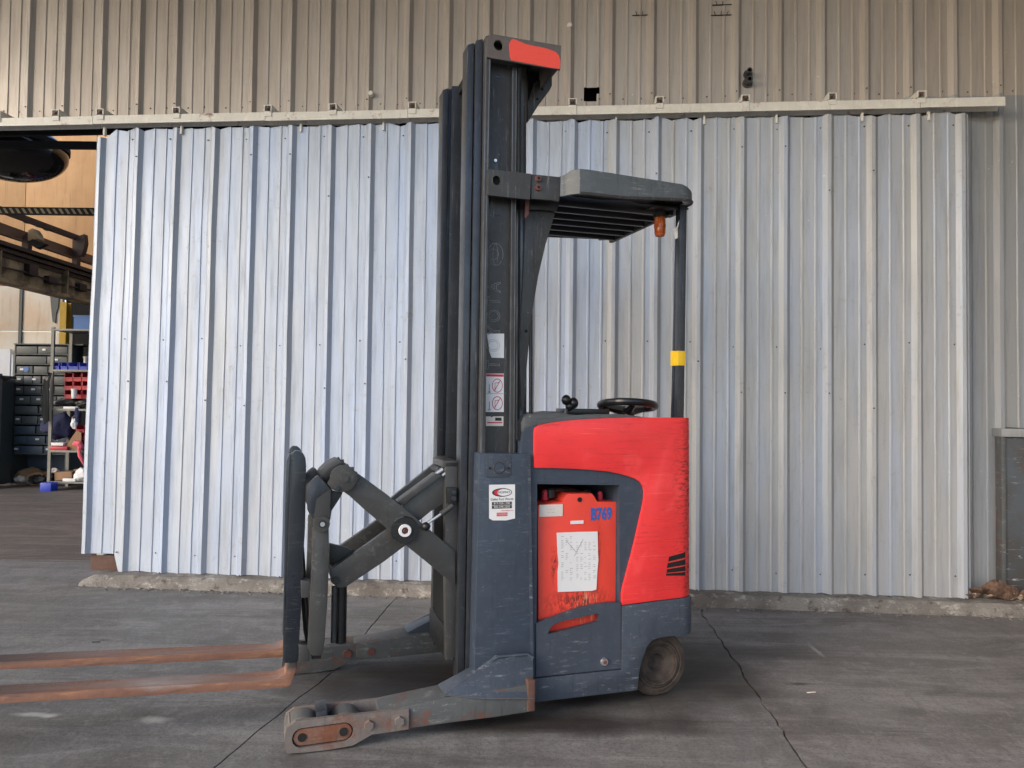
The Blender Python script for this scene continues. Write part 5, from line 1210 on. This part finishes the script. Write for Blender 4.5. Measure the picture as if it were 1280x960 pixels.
def binbox(name, x0, x1, y0, y1, d, dep, mat, lab, cat='bin', grp=None, z0=None, openf=True):
    """ an open-front hopper bin """
    a = D(x0, y1, d); b = D(x1, y0, d); w_ = b.x-a.x; h = b.z-a.z; zb_ = a.z if z0 is None else z0
    bm = NB(); t = .008
    add_box(bm, (0, w_), (0, dep), (0, t)); add_box(bm, (0, t), (.0, dep), (t, h)); add_box(bm, (w_-t, w_), (.0, dep), (t, h)); add_box(bm, (t, w_-t), (dep-t, dep), (t, h))
    if openf: add_box(bm, (t, w_-t), (0, t), (t, h*.42)); add_box(bm, (0, w_), (-.012, -.0005), (h*.34, h*.46))
    else: add_box(bm, (t, w_-t), (0, t), (t, h)); add_box(bm, (-.01, w_+.01), (-.01, -.0005), (h-.03, h))
    o = finish(bm, name, mat, smooth=False); o.location = (a.x, a.y, zb_); return tag(o, lab, cat, grp)
binbox('storage_crate', 92, 122, 392, 409, YR+.05, .4, MT['bluecrate'], 'light blue crate on the top shelf of the rack', 'crate', None, shz[0]+.002, False)
bl = ['blue parts bin at the left end of the upper shelf', 'blue parts bin second from the rack post', 'blue parts bin in the middle of the upper shelf', 'blue parts bin nearest the sliding door edge', 'blue parts bin hidden partly by the sliding door edge']
for i, (a, b) in enumerate(((65, 74), (76, 84.5), (85.5, 98), (99, 109), (110, 121))):
    binbox('parts_bin', a, b, 452, 461, YR+.03, .25, MT['bluebin'], bl[i], 'bin', 'blue parts bins on the upper shelf', shz[1]+.002)
rown = ['top', 'middle', 'bottom']; coln = ['left', 'centre', 'right']
for r_ in range(3):
    for c in range(4):
        if c == 3: lab = rown[r_]+' row red bin farthest right, cut by the sliding door edge'
        else: lab = rown[r_]+' row '+coln[c]+' red bin of the block below the blue bins'
        binbox('parts_bin', 80.5+c*11, 91+c*11, 466+r_*10.8, 476.5+r_*10.8, YR+.10, .22, MT['redbin'], lab, 'bin', 'red parts bins hung under the blue bins')
for r_ in range(3):
    for c in range(2):
        binbox('parts_bin', 95+c*11, 105.5+c*11, 532+r_*9.5, 541+r_*9.5, YR+.10, .22, MT['redbin'], rown[r_]+' '+('left' if c == 0 else 'right')+' red bin of the lower block beside the pink ribbon', 'bin', 'red parts bins of the lower block')
# small things on the shelves
c = D(92.5, 498, YR-.02); o = finish(add_lathe(NB(), [(.001, .0), (.035, 0), (.050, .165), (.044, .165), (.03, .01)], (0, 0, 0), 'z', 20), 'paper_cup', MT['white']); o.location = c; tag(o, 'white paper cup standing in front of the red bins', 'cup')
def slabthing(name, x0, x1, y0, y1, d, dep, mat, lab, cat, rot=0.0, z0=None):
    a = D(x0, y1, d); b = D(x1, y0, d); bm = NB(); add_box(bm, (0, b.x-a.x), (0, dep), (0, b.z-a.z)); o = finish(bm, name, mat, None, .006)
    o.location = (a.x, a.y, a.z if z0 is None else z0); o.rotation_euler = (0, rot, 0); return tag(o, lab, cat)
slabthing('paper_box', 79, 97, 505.5, 508, YR, .2, MT['white'], 'flat white box on the middle shelf under the red bins', 'box', 0, shz[2]+.002)
slabthing('paper_box', 62, 79, 553.5, 557, YR-.0, .2, MT['white'], 'flat white box lying on the red box on the fourth shelf', 'box')
slabthing('red_box', 62, 84, 557.6, 562, YR-.01, .25, MT['redbin'], 'thin dark red box under the white one on the fourth shelf', 'box', 0, shz[3]+.002)
bm = NB(); add_prism(bm, [(0, 0), (.30, 0), (.30, .30), (.22, .34)], 0, .02); o = finish(bm, 'cardboard_sheet', MT['card']); o.location = D(79, 558, YR+.05); o.location.z = shz[3]+.002; tag(o, 'brown cardboard sheet leaning on the fourth shelf', 'cardboard')
lump('work_bag', 75, 534, YR+.25, .26, MT['navy'], 'dark navy cloth bag hanging between the third and fourth shelf', 'bag', (1, .6, .85), seed=11)
lump('glove', 92.5, 530, YR+.0, .07, MT['white'], 'pale grey glove hanging by the navy bag', 'glove', (.7, .6, 1.4), seed=4)
bm = NB(); pts = [D(x, y, YR-.06) for x, y in ((92, 556), (95, 554), (99, 555), (101, 559), (99, 563), (100, 570), (103, 577), (105, 582))]
add_tube(bm, pts, [.03, .055, .06, .05, .03, .035, .02, .006], 8); o = finish(bm, 'ribbon', MT['pink']); tag(o, 'pink plastic ribbon dangling from the fourth shelf', 'ribbon')
slabthing('blue_box', 50, 64, 593, 603, YR-.25, .2, MT['bluebin'], 'dark blue box on the floor before the rack post', 'box', 0, .002)
slabthing('carton', 68, 90, 590, 600, YR+.05, .3, MT['card'], 'brown carton on the lowest shelf of the rack', 'carton', R(-3), shz[4]+.012)
slabthing('paper_stack', 78, 94, 597, 600.5, YR-.0, .04, MT['white'], 'white papers in front of the carton on the lowest shelf', 'papers', 0, shz[4]+.002)
lump('white_bag', 103, 593, YR+.05, .11, MT['white'], 'white crumpled bag at the right of the lowest shelf', 'bag', (1.2, .6, 1), seed=6)
lump('yellowish_rag', 68, 588, YR+.35, .07, MT['cream'], 'cream rag behind the carton on the lowest shelf', 'rag', seed=9)
slabthing('wood_plank', 92, 118, 587, 591, YR+.36, .1, MT['card'], 'brown board lying behind the white bag on the lowest shelf', 'board', R(-8))
o = finish(add_lathe(NB(), [(.001, 0), (.03, 0), (.03, .2), (.045, .24), (.001, .25)], (0, 0, 0), 'z', 16), 'lamp_bulb', MT['cream']); p = D(107, 450, YR+.3); p.z = shz[1]+.002; o.location = p; tag(o, 'clear lamp bulb standing behind the blue bins', 'bulb')
# dark things hanging on the rack post
bm = NB()
for k in range(5):
    dx = k*1.8; pts = [D(62+dx*.3, 466, YR-.05), D(56+dx*.6, 474+k, YR-.07), D(53+dx, 495, YR-.08), D(52.5+dx*1.1, 515+2*k, YR-.08), D(56+dx*.7, 530-k, YR-.07)]
    add_tube(bm, pts, .014, 6)
o = finish(bm, 'cable_bundle', MT['blackplastic']); tag(o, 'black cables looped over the front post of the shelf rack', 'cable')
lump('jar', 97, 520, YR+.02, .09, MT['navy'], 'dark blue bundle under the middle shelf by the glove', 'bundle', (.6, .5, 1.5), seed=12)
lump('tool_clutter', 85, 503, YR+.2, .10, MT['dark'], 'dark tools in the shade behind the flat white box', 'tools', (2.2, 1, .7), seed=13)
lump('tool_clutter', 106, 505, YR+.1, .09, MT['dark'], 'dark tools below the red bins by the door edge', 'tools', (1.6, 1, .8), seed=14)
# two small shards on the floor near the hatch side
for (x, y, a, lab) in ((1014, 866, .2, 'thin pale splinter on the floor right of the long crack'), (120, 803, .1, 'short dark strip on the floor above the far fork')):
    p = ground(x, y); bm = NB(); add_box(bm, (-.025, .025), (-.003, .003), (.001, .005)); o = finish(bm, 'splinter', MT['cream' if a == .2 else 'black'], None, .001); o.location = p; o.rotation_euler = (0, 0, a); tag(o, lab, 'debris')
